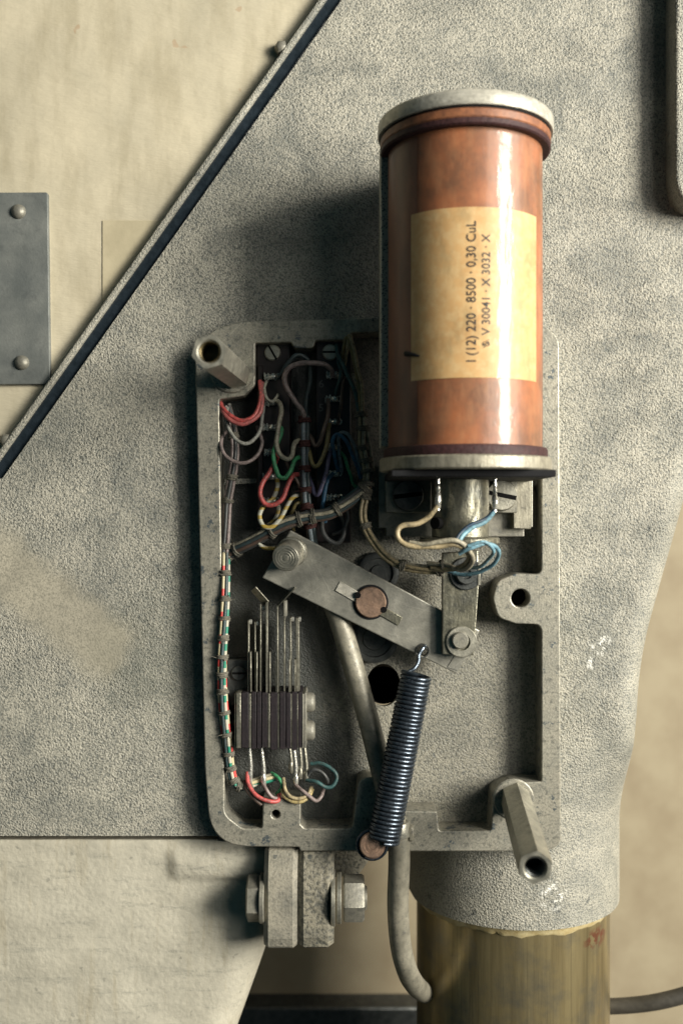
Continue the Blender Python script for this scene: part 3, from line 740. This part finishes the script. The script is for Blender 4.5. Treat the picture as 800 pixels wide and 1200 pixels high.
lk = thing('short_link', P(540, 710, 0), 'upright oily steel link between coil core and lever end', 'link')
add('link_plate', poly(fillet([(518, 648), (560, 645), (560.5, 690), (555, 768), (518, 767)], 1.5, 3), 7, 19, 1.2), M['iron'], lk)
add('side_strap', pbox(559.5, 660, 563, 686, 4, 23, 0.6), M['steel'], lk)
add('washer', lathe([(18, 19), (18, 21), (17, 22), (10, 22), (10, 20)], P(538, 749.5, 0), (0, 0, 1), 36), M['steel'], lk)
add('retaining_pin', cyl(P(538, 749.5, 18), (0, 0, 1), 9.6, 10, 1.2, 28), M['dull_steel'], lk)
add('upper_washer', lathe([(19, 19), (19, 21), (18, 22), (13, 22), (13, 20)], P(543, 671, 0), (0, 0, 1), 36), M['dark_steel'], lk)
add('upper_nut', lathe([(12.5, 19), (12.5, 27), (11, 28.5), (6, 28.5), (5, 26), (0, 26)], P(543, 671, 0), (0, 0, 1), 24), M['dark_steel'], lk)

sp = thing('tension_spring', P(468, 885, 24), 'blued steel coil spring stretched below the lever', 'spring')
A = P(488, 789, 24); B = P(449, 985, 34); L = (B-A).length; ax, e1_, e2_ = basis(B-A)
turns = 41; pts = []; nn = turns*26
for i in range(nn+1):
    q = i/nn; th = 2*PI*turns*q
    r_ = 15.8+0.9*q
    jq = q+0.0016*math.sin(q*37)+0.001*math.sin(q*91+1)
    pts.append(A+ax*(L*jq)+(e1_*math.cos(th)+e2_*math.sin(th))*r_)
add('spring_coils', tube(pts, 2.4, 7), M['spring'], sp, smooth=60)
add('spring_hook', tube(catmull([P(497, 757, -6), P(498, 757, 6), P(496, 759, 14), P(491, 767, 17), P(490, 776, 20), P(486, 783, 24), P(478, 788, 26), P(474, 792, 27)], 7), 2.2, 9), M['spring'], sp)
pn = thing('spring_pin', P(436, 990, 0), 'copper-faced round pin at the foot of the spring', 'pin')
add('pin_shaft', lathe([(14, -20), (14, 40), (13.8, 41)], P(436, 988, 0), P(436, 990, 30)-P(436, 988, 0), 32), M['dark_steel'], pn)
add('pin_face', lathe([(14.5, 38), (14.5, 43), (13, 44.5), (9, 44.7), (8.6, 44.3), (5, 44.8), (4.6, 44.4), (0, 44.8)], P(436, 988, 0), P(436, 990, 30)-P(436, 988, 0), 36), M['copper'], pn)
add('pin_loop', tube([P(436, 990, 33)+Vector((math.cos(a)*16.5, math.sin(a)*16.5, 0)) for a in [1.2+i*0.25 for i in range(24)]], 2.2, 8), M['spring'], pn)

# conduit
cd = thing('bent_conduit', P(450, 940, 0), 'bent grey metal conduit running out under the box', 'pipe')
add('pipe', tube(catmull([P(383, 690, -12), P(397, 725, -12), P(413, 778, -12), P(432, 845, -10), P(447, 905, 0), P(459, 950, 12), P(466, 978, 15), P(467.5, 1010, 12), P(466, 1060, 2),
                          P(469, 1105, -8), P(476, 1135, -22), P(486, 1154, -60), P(500, 1164, -130), P(530, 1168, -190)], 8), 12.6, 20), M['conduit'], cd)
c0 = P(463.5, 964, 14); c1 = P(467, 987, 15)
add('collar', lathe([(13, 0), (15.2, 0.5), (15.8, 2), (15.8, 15), (15.2, 16.5), (13, 17)], c0, c1-c0, 36), M['steel'], cd, label='paler ring collar around the pipe')
add('collar_ear', box(P(481, 976, 16), (7, 17, 14), 2.0), M['conduit'], cd)

# ------------------------------------------------------------------ contact spring stack
cs = thing('contact_stack', P(318, 845, FL), 'leaf-spring contact stack with black insulating laminations', 'relay contacts')
def slab(x0, x1, y0, y1, d0, d1, mat, name, bev=0.6): add(name, pbox(x0, y0, x1, y1, d0, d1, bev), mat, cs)
slab(266, 293, 773, 827, FL, -14, M['dark_steel'], 'mounting_foot', 1.0)
fs = add('foot_screw', lathe([(8.5, 0), (8.5, 3), (7.5, 4), (0, 4)], P(280, 789, -14), (0, 0, 1), 28), M['dark_steel'], cs)
add('screw_slot', box(P(280, 789, -10.5), (16, 2.4, 1.8), 0.1), M['hole'], fs)
slab(274.8, 276.6, 813, 877, FL, 8, M['dull_steel'], 'end_plate')
slab(276.9, 282.2, 812, 877, FL, 10, M['leaf'], 'end_plate')
lams = [(282.8, 291.2), (294.6, 300.2), (300.9, 305.8), (306.6, 313.6), (316.8, 325), (327.6, 334.6), (335.4, 340.4), (341.8, 348), (349, 353.6)]
for i, (a, b) in enumerate(lams): slab(a, b, 812+random.uniform(-1, 1), 878+random.uniform(-2, 1.5), FL, 9+random.uniform(-1, 1), M['laminate'], 'lamination')
for (a, b) in ((291.6, 294.2), (314, 316.4), (325.4, 327.2), (340.6, 341.6), (348.2, 348.9)): slab(a, b, 813, 876, FL, 8.6, M['leaf'], 'metal_spacer', 0.2)
slab(353.8, 356, 813, 877, FL, 9, M['dull_steel'], 'end_plate'); slab(356.3, 359, 812, 876, FL, 8, M['dull_steel'], 'end_plate')
for y in (823, 856):
    add('clamp_screw', lathe([(0, 0), (11.5, 0), (11.5, 6), (10.5, 8.5), (8, 10), (0, 10.5)], (P(359, y, -4).x, P(0, y, -4).y, -4), (1, 0, 0), 24), M['dull_steel'], cs)
def leaf(x, ytop, th, d0, d1, mat='leaf', lean=0.0, name='contact_leaf'):
    a = P(x, 812, d1); b = P(x+lean, ytop, d1); m = (a+b)/2; m.z = (d0+d1)/2
    add(name, box(m, (th, abs(b.y-a.y), d1-d0), min(0.4, th*0.3), math.atan2(-(b.x-a.x), (b.y-a.y))), M[mat], cs)
for (x, yt, th, d1) in ((290.9, 727, 1.9, 2), (299.2, 729, 1.6, 0), (305.2, 708, 1.7, 3), (312.4, 706, 2.3, 6), (325.2, 709, 1.8, 6), (333.2, 722, 1.9, 3), (340.8, 724, 2.0, 2), (349.0, 724, 3.6, 1)):
    leaf(x, yt, th, -14, d1, lean=random.uniform(-0.6, 0.6))
for (x, yt) in ((294, 764), (300.6, 764), (316.2, 764), (323.8, 773), (338.8, 773), (345.6, 773)):
    leaf(x, yt, 1.7, -12, 5, lean=random.uniform(-0.8, 0.8), name='stiffener_leaf')
def bent(p0, p1, wd, name):
    a = Vector(p0); b = Vector(p1); ax_ = (b-a).normalized(); dd = Vector((0, 0, 1)); sd = ax_.cross(dd).normalized()
    tilt = (dd*0.75+sd*wd).normalized(); nrm = ax_.cross(tilt).normalized()
    add(name, box((a+b)/2, (1.4, (b-a).length, 13), 0.3, 0, (nrm, ax_, tilt)), M['leaf'], cs)
bent(P(312.2, 707, -1), P(297, 690, 3), 0.62, 'bent_leaf_tip')
bent(P(325.4, 709.5, 0), P(345.5, 688, 8), 0.10, 'bent_leaf_tip')
add('contact_lifter', pbox(332, 704, 336, 723, -10, 6, 0.8), M['mauve'] if 'mauve' in M else M['dull_steel'], cs)
for (x, y) in ((291.6, 729), (300, 731), (341, 726), (349, 726), (306.5, 713), (331, 712)):
    add('contact_point', cyl((P(x, y, 0).x+0.3, P(x, y, 0).y, -3), (1, 0, 0), 3.0, 3.2, 0.5, 14), M['tin'], cs)
for i, (x, yb) in enumerate(((294, 917), (308, 920), (346, 920), (353, 912), (358.5, 916), (341, 905))):
    a = P(x-1.5, 876, -4); b = P(x+random.uniform(-2, 2), yb, -6)
    add('solder_tail', [tube([a, (a+b)/2+Vector((1.2, 0, 1)), b], lambda q: 1.8+1.0*q, 7), blob(b+Vector((0, 7, 1)), 4.0, (0.8, 2.2, 0.9), i)], M['tin'] if i < 3 else M['leaf'], cs)

# ------------------------------------------------------------------ terminal strips
digit = plain('faint_grey_marking', (0.13, 0.13, 0.125), None, 0.6)
def flat_text(s, x, y, h, d, parent):
    V, F = textgeo(s); c = P(x, y, d); k = h*kd(d)/0.7; x0 = min(p.x for p in V)
    add('stamped_digit', ([c+Vector(((p.x-x0)*k, p.y*k, 0)) for p in V], F), digit, parent, smooth=0)
def lug_geo(x, y, d, seed, flip):
    c = P(x, y, d); rnd = random.Random(seed); g = []
    g.append(box(c, (15, 6.5, 2.0), 0.4, rnd.uniform(-0.1, 0.1)))
    for dx in (-6.2*flip, -2.0*flip):
        g.append(box(c+Vector((dx, rnd.uniform(-0.6, 0.6), 3.2)), (1.9, 9.0, 5.5), 0.5, rnd.uniform(-0.2, 0.2)))
    g.append(blob(c+Vector((3.5*flip, 0.3, 2.4)), 4.2, (1.15, 0.95, 0.9), seed, 2))
    g.append(tube([c+Vector((7*flip, 3, 0)), c+Vector((10*flip, 3.4, 2)), c+Vector((11.5*flip, 0.5, 3)), c+Vector((9*flip, -2.6, 1.6))], 1.1, 6))
    return g
ts1 = thing('terminal_strip', P(320, 510, FL), 'left dark bakelite terminal strip, beside the red wires', 'terminal strip', 'bakelite terminal strips in the box')
add('strip_body', pbox(300.5, 402, 340, 622, FL, -12, 1.2), M['bakelite'], ts1)
add('strip_ridge', pbox(302, 428, 308, 616, -12, -8, 0.8), M['bakelite'], ts1)
ts2 = thing('terminal_strip', P(390, 510, FL), 'right dark bakelite terminal strip stamped with small numbers', 'terminal strip', 'bakelite terminal strips in the box')
add('strip_body', pbox(370, 399, 411, 636, FL, -12, 1.2), M['bakelite'], ts2)
for par, x, y, a in ((ts1, 319.5, 413.5, -1.05), (ts2, 387, 413, 0.0)):
    s_ = add('slotted_screw', lathe([(9.6, 0), (9.6, 2.6), (8.4, 3.8), (0, 4.2)], P(x, y, -12), (0, 0, 1), 32), M['steel'], par)
    add('screw_slot', box(P(x, y, -12)+Vector((0, 0, 3.6)), (18.6, 2.2, 1.6), 0.1, a), M['hole'], s_)
LY = (442, 472, 501, 530, 559, 587)
for i, y in enumerate(LY): add('solder_lug', lug_geo(316+random.uniform(-1, 1), y, -9, i+1, 1), M['tin'], ts1)
for i, y in enumerate((440, 468, 495, 525, 555, 583)): add('solder_lug', lug_geo(389+random.uniform(-1, 1), y, -9, i+21, 1), M['tin'], ts2)
flat_text('6', 373.5, 454, 9, -11.7, ts2); flat_text('5', 373.5, 482, 9, -11.7, ts2); flat_text('5', 401, 587, 8, -11.7, ts2)

# ------------------------------------------------------------------ wires
def wire(pts, r, mat, label, n=7, cat='wire', group=None):
    p3 = [P(*p) for p in pts]
    path = catmull(p3, n); sd = random.uniform(0, 99)
    for i, p in enumerate(path):                                          # hand-bent: slightly uneven
        e = min(1.0, i/4, (len(path)-1-i)/4); q = p*0.05+Vector((sd, sd, 0))
        path[i] = p+Vector((noise.noise(q), noise.noise(q+Vector((7, 3, 1))), noise.noise(q+Vector((1, 9, 5)))))*1.5*e
    return add('wire', tube(path, r*1.12, 9), M['w_'+mat], None, label, cat, group, smooth=60)
G1 = 'wires looping from the terminal strips'
rp_ = [(256, 469, -14), (266, 484, 2), (280, 493, 8), (292, 491, 9), (302, 480, 6), (305.5, 465, 2), (304.5, 446, -4)]
wire(rp_, 2.3, 'red', 'upper of the two bright red wires looping beside the upper left spacer', group=G1)
wire([(p[0]+(1.5 if i > 3 else -1.5), p[1]+4, p[2]+2) if 0 < i < 6 else (p[0]+2.5, p[1]+2, p[2]) for i, p in enumerate(rp_)], 2.3, 'pink', 'lower of the two red wires looping beside the upper left spacer', group=G1)
wire([(269, 474, -16), (265.5, 486, -4), (268, 502, 3), (277, 515, 6), (288, 520, 7), (299, 514, 6), (306, 502, 2), (307, 486, -3), (309, 475, -6)], 2.0, 'grey', 'pale grey wire hanging in a loop just under the red pair', group=G1)
wire([(268, 503, -16), (261, 511, -6), (259, 521, 0), (265, 535, 4), (277, 543, 6), (291, 542, 6), (303, 532, 3), (307, 519, -2), (303, 506, -4), (302, 499, -6)], 2.0, 'mauve', 'mauve wire in the lowest round loop at the left wall', group=G1)
wire([(322, 469, -4), (328, 473, 0), (330, 484, 4), (326, 504, 8), (323, 519, 10), (327, 531, 11), (336, 538, 11), (342, 533, 9), (344, 521, 6), (349, 517, 0), (357, 517, -8)], 2.5, 'cream', 'cream wire making the highest U between the terminal strips', group=G1)
wire([(326, 500, -5), (330, 504, 0), (327, 516, 4), (320.5, 530, 9), (321, 545, 12), (327, 558, 14), (334, 560, 14), (340, 552, 12), (344, 540, 7), (349, 536, 1), (357, 538, -8)], 2.4, 'green', 'bright green wire in a U between the terminal strips', group=G1)
wire([(324, 530, -5), (324, 538, 2), (317, 550, 9), (307, 566, 14), (305, 580, 17), (311, 590, 18), (321, 591, 18), (331, 583, 16), (338, 566, 11), (343, 558, 6), (349, 556, -2)], 2.5, 'red', 'red wire in a wide U below the green one', group=G1)
wire([(324, 560, -5), (326, 570, 2), (320, 584, 6), (308, 594, 11), (303.5, 606, 15), (309, 616, 17), (320, 617, 17), (330, 606, 15), (338, 588, 9), (344, 582, 2), (352, 580, -8)], 2.4, 'yellowband', 'white wire with yellow bands in the U under the red one', group=G1)
wire([(324, 588, -5), (326, 596, 0), (322, 609, 2), (308, 620, 3), (302, 630, 4), (306, 639, 4), (318, 642, 0), (336, 636, -8)], 2.2, 'yellowband', 'white banded wire lowest on the left strip, passing under the harness', group=G1)
wire([(390, 441, -4), (388, 433, 4), (381, 427, 10), (368, 425, 13), (352, 425, 14), (340, 430, 13), (334, 441, 11), (336, 455, 9), (345, 469, 6), (354, 481, 2), (357, 496, -2)], 2.7, 'mauve', 'mauve wire arching over the gap at the top of both strips', group=G1)
wire([(326, 443, -4), (331, 437, 2), (337, 425, 4), (347, 416, 4), (356, 418, 2), (363, 428, 0), (363, 445, -4), (359, 470, -8), (358, 500, -10)], 2.3, 'darkteal', 'dark teal wire arching behind the mauve one', group=G1)
wire([(384, 468, -4), (385, 478, 2), (382, 495, 5), (376, 513, 6), (370, 522, 4), (365, 515, 0), (360, 508, -8)], 2.3, 'brown', 'dark brown wire hanging from the right terminal strip', group=G1)
wire([(386, 497, -4), (385, 508, 4), (381, 528, 7), (373, 545, 8), (366, 543, 5), (362.5, 530, 0), (360, 520, -8)], 2.3, 'olive', 'olive yellow wire hanging from the right terminal strip', group=G1)
wire([(388, 526, -4), (385, 540, 4), (380, 560, 7), (374, 578, 8), (369, 580, 5), (366, 570, 0), (361, 558, -8)], 2.2, 'purple', 'violet wire hanging from the right terminal strip', group=G1)
wire([(390, 555, -4), (384, 562, 3), (380, 578, 5), (379, 594, 2), (381, 612, -8)], 2.4, 'blue', 'short straight blue wire low on the right terminal strip', group=G1)
wire([(396, 552, -4), (392, 536, 4), (389.5, 520, 8), (394, 510, 10), (402, 514, 10), (411, 528, 8), (417, 545, 5), (423, 561, 0)], 2.1, 'blue', 'outer blue wire arching from the right strip to the harness', group=G1)
wire([(400, 553, -4), (398, 534, 3), (396, 514, 8), (400, 507, 10), (408, 510, 10), (416, 525, 8), (421, 545, 5), (426, 560, 0)], 1.9, 'steelblue', 'inner grey-blue wire arching from the right strip to the harness', group=G1)
wire([(394, 404, -8), (397, 418, 2), (404, 434, 5), (412, 449, 5), (418, 467, 3), (421, 490, 0)], 2.2, 'teal', 'teal wire running down beside the right strip screw', group=G1)
wire([(393, 462, -6), (396, 450, 2), (399, 436, 2), (396, 424, -2), (396, 412, -8)], 1.7, 'teal', 'thin short teal wire at the second right lug', group=G1)
wire([(396, 498, -6), (398, 480, 0), (400, 460, 2), (401, 446, 0), (404, 442, -6)], 1.6, 'brown', 'thin reddish wire from the third right lug', group=G1)
wire([(399, 428, -12), (402, 412, 0), (405, 397, 4), (408, 397, 5), (414, 420, 6), (420, 452, 5), (423, 488, 2)], 1.9, 'olive', 'left yellow wire bending over beside the coil', group=G1)
wire([(403, 430, -12), (407, 408, 2), (409, 393, 5), (413, 404, 7), (419, 430, 8), (424, 458, 6), (426, 490, 2)], 1.9, 'tan', 'right yellow wire bending over beside the coil', group=G1)
wire([(376, 604, -2), (379, 622, 2), (386, 634, 4), (395, 637, 4), (402, 628, 3), (403, 614, 0), (398, 603, -4)], 2.6, 'darkgrey', 'dark grey wire looped under the laced harness', group=G1)

def ties(par, path, idxs, r, mat='thread', turns=2.5, th=1.3):
    T, N = frames(path)
    for i in idxs:
        i = min(i, len(path)-1); B_ = T[i].cross(N[i]); pts = []
        n_ = int(turns*14); jit = random.uniform(0, 6)
        for q in range(n_+1):
            a_ = 2*PI*turns*q/n_+jit; rr = r*(1+0.07*math.sin(a_*2.3+jit))
            pts.append(path[i]+T[i]*((q/n_-0.5)*turns*th*1.7)+(N[i]*math.cos(a_)+B_*math.sin(a_))*rr)
        geo = [tube(pts, th, 6)]
        for _ in range(2):                                                # frayed ends
            st = random.choice(pts); dv = (st-path[i]).normalized()+Vector((random.uniform(-1, 1), random.uniform(-1, 1), random.uniform(-0.4, 0.8)))*0.9
            geo.append(tube(catmull([st-dv, st+dv*2.5, st+dv*4.5+Vector((random.uniform(-2, 2), random.uniform(-2, 2), 0))], 4), lambda q: 0.55*(1-0.7*q), 5))
        add('lacing_tie', geo, M[mat], par, smooth=60)
def harness(label, pts, strands, rad, wr, tie_every, tie_r, mat='thread', n=7, twist=0.03, th=1.3, cat='wire bundle'):
    path = catmull([P(*p) for p in pts], n)
    o = thing('wiring_harness', path[0], label, cat, 'laced wiring harnesses')
    for i, m in enumerate(strands):
        ph = 2*PI*i/len(strands)+0.4; rr = rad if len(strands) > 1 else 0
        add('strand', tube(offset_path(path, rr, ph, twist), wr, 8), M['w_'+m], o, smooth=60)
    ties(o, path, tie_every if isinstance(tie_every, list) else range(tie_every, len(path)-2, tie_every), tie_r, mat, th=th)
    return o
harness('straight upright bundle tied with dark red thread between the terminal strips', [(357, 488, -4), (357, 520, -2), (357.5, 560, 0), (359, 590, 0), (363, 612, -2), (367, 640, -10), (368, 660, -16)],
        ['steelblue', 'mauve', 'purple', 'darkteal'], 3.4, 2.9, [1, 7, 12, 17, 22, 29], 6.6, 'red_thread', 7, 0.0, 1.6)
harness('laced bundle coming down beside the coil from the yellow wires', [(423, 484, 2), (424, 500, 4), (424, 520, 6), (428, 538, 8), (431, 555, 10), (430, 572, 12)],
        ['tan', 'darkgrey', 'green', 'brown', 'cream'], 4.0, 2.2, [1, 8, 16, 22, 27, 33], 7.0)
harness('dark laced bundle slanting down left to the box wall', [(430, 570, 12), (418, 580, 13), (402, 592, 14), (384, 602, 14), (360, 606, 13), (338, 612, 12), (318, 622, 8), (295, 635, 0), (275, 645, -8), (262, 652, -12)],
        ['darkgrey', 'brown', 'darkteal', 'cream', 'darkgrey', 'teal', 'tan', 'brown'], 5.2, 2.5, [2, 17, 26, 31, 42, 55, 60], 8.2)
harness('yellow and light blue bundle curving below the bracket to the coil core', [(430, 572, 12), (427, 585, 14), (425, 602, 16), (429, 620, 20), (440, 638, 26), (454, 653, 32), (472, 663, 38), (495, 667, 44), (518, 668, 48)],
        ['tan', 'lightblue', 'cream', 'tan'], 3.3, 2.3, [2, 6, 20, 42, 55], 6.4)
harness('upper dark part of the bundle along the left box wall', [(266, 476, -14), (272, 500, -12), (275, 525, -10), (274, 545, -8), (270, 570, -8), (267, 590, -8), (266, 615, -6), (264, 650, -6)],
        ['mauve', 'darkteal', 'darkgrey', 'mauve', 'darkgrey'], 3.4, 2.2, [10, 25, 34, 47], 6.0)
harness('colourful bundle with red, yellow and green bands down the left box wall', [(264, 648, -6), (264, 690, 0), (262.5, 730, 3), (260.5, 770, 4), (260.5, 805, 4), (263, 840, 3), (267, 875, 0), (270, 900, -3), (276, 918, -6), (287, 921, -8), (302, 916, -12), (322, 910, -16)],
        ['redband', 'greenband', 'cream', 'redband', 'greenband', 'darkteal'], 3.6, 2.2, [4, 9, 13, 17, 21, 25, 29, 34, 39, 44, 49, 54, 59, 66], 6.2)
# coil leads
wire([(505, 666, 50), (524, 667, 60), (540, 664, 74), (549, 655, 92), (547, 645, 108), (534, 638, 114), (512, 640, 113), (490, 641, 112), (472, 635, 110), (466, 625, 108), (471, 616, 106), (488, 613, 106), (503, 606, 106), (512, 594, 106)], 2.7, 'tan',
     'yellow lead curling from the left coil solder post')
wire([(500, 660, 50), (520, 661, 58), (536, 666, 70), (546, 666, 82), (553, 657, 98), (549, 644, 112), (535, 634, 118), (515, 634, 117), (496, 638, 114), (480, 636, 108)], 2.4, 'cream', 'cream lead looping around the upper washer of the short link')
wire([(518, 667, 50), (540, 673, 60), (560, 671, 72), (576, 663, 84), (585, 650, 98), (580, 641, 110), (566, 638, 116), (549, 643, 117), (538, 649, 112)], 2.0, 'lightblue', 'outer light blue lead looping under the coil core')
wire([(522, 664, 52), (545, 666, 68), (563, 663, 84), (575, 653, 100), (577, 643, 112), (566, 635, 118), (548, 640, 117)], 1.8, 'lightblue', 'inner light blue lead looping under the coil core')
wire([(537, 636, 116), (541, 628, 114), (553, 619, 110), (568, 611, 107), (578, 600, 106)], 2.3, 'lightblue', 'light blue lead rising to the right coil solder post')
wire([(533, 634, 116), (539, 625, 113), (552, 615, 110), (569, 607, 107), (579, 598, 106)], 1.8, 'darkblue', 'dark blue lead beside the light blue one at the right solder post')
add('lacing_knot', [tube([P(517, 664, 52)+Vector((math.cos(a)*1.2+math.sin(a*0.37)*1.2, math.sin(a)*7, math.cos(a)*7)) for a in [i*0.45 for i in range(60)]], 1.3, 6)], M['thread'], None,
    'thread knot binding the yellow and blue coil leads', 'knot', smooth=60)
# contact stack wiring
wire([(290, 905, -6), (290, 916, 0), (296, 926, 4), (306, 935, 6), (317, 940, 5), (326, 938, 0), (327, 928, -8)], 2.2, 'red', 'short red wire below the contact stack')
wire([(286, 915, -6), (289, 926, 0), (299, 938, 2), (306, 943, 0)], 2.0, 'brown', 'short brown wire end left of the red one below the contact stack')
wire([(332, 912, -8), (333, 924, 0), (340, 934, 5), (350, 936, 5), (360, 931, 2), (365, 922, -6)], 1.9, 'tan', 'inner pale yellow wire curving below the contact stack')
wire([(330, 916, -8), (332, 930, 0), (341, 939, 4), (352, 940, 4), (362, 934, 0), (366, 925, -8)], 1.9, 'yellow', 'outer pale yellow wire curving below the contact stack')
wire([(346, 919, -4), (353, 926, 2), (362, 933, 5), (370, 938, 5), (376, 933, 2), (379, 925, -8)], 2.0, 'mauve', 'mauve grey wire hooked at the right of the contact stack tails')
wire([(359, 914, -4), (370, 917, 3), (382, 923, 4), (391, 921, 4), (395, 911, 2), (390, 902, 0), (378, 896, -4), (364, 895, -8)], 2.1, 'teal', 'grey green wire in the widest loop right of the contact stack')
wire([(358, 912, -6), (366, 903, 0), (376, 905, 1), (383, 913, 0), (384, 922, -6)], 1.9, 'darkgrey', 'small dark wire inside the grey green loop')
wire([(308, 918, -4), (312, 926, 2), (318, 934, 2), (327, 936, -4)], 1.9, 'mauve', 'dull mauve wire behind the red one below the contact stack')
wire([(318, 906, -16), (326, 912, -8), (330, 922, -4), (324, 931, -8)], 1.9, 'green', 'tiny dark green wire between the contact stack tails')

# more of the tangle around the terminal strips
wire([(313, 446, -6), (309, 456, 0), (312, 466, 2), (320, 470, 0), (326, 462, -6)], 1.6, 'white', 'short thin white jumper between the top two left lugs', group=G1)
wire([(330, 532, -6), (337, 545, 2), (346, 560, 4), (352, 572, -2)], 1.8, 'brown', 'short brown wire from the fourth left lug to the upright bundle', group=G1)
wire([(394, 584, -5), (403, 592, 2), (408, 606, 4), (402, 620, 2), (390, 626, -6)], 1.9, 'darkgrey', 'dark wire curling from the lowest right lug', group=G1)
wire([(396, 527, -6), (404, 536, 2), (409, 552, 4), (413, 566, 4), (422, 574, 2)], 1.8, 'green', 'thin green wire from the fourth right lug into the harness', group=G1)
wire([(413, 438, -10), (419, 456, -4), (423, 474, 2), (427, 496, 4), (433, 522, 6), (436, 548, 8), (432, 566, 10)], 1.7, 'cream', 'thin cream wire nearest the coil, joining the laced bundle', group=G1)
wire([(344, 622, -14), (341, 606, -6), (346, 592, 0), (354, 588, -4)], 1.9, 'olive', 'olive wire stub behind the lever stud', group=G1)
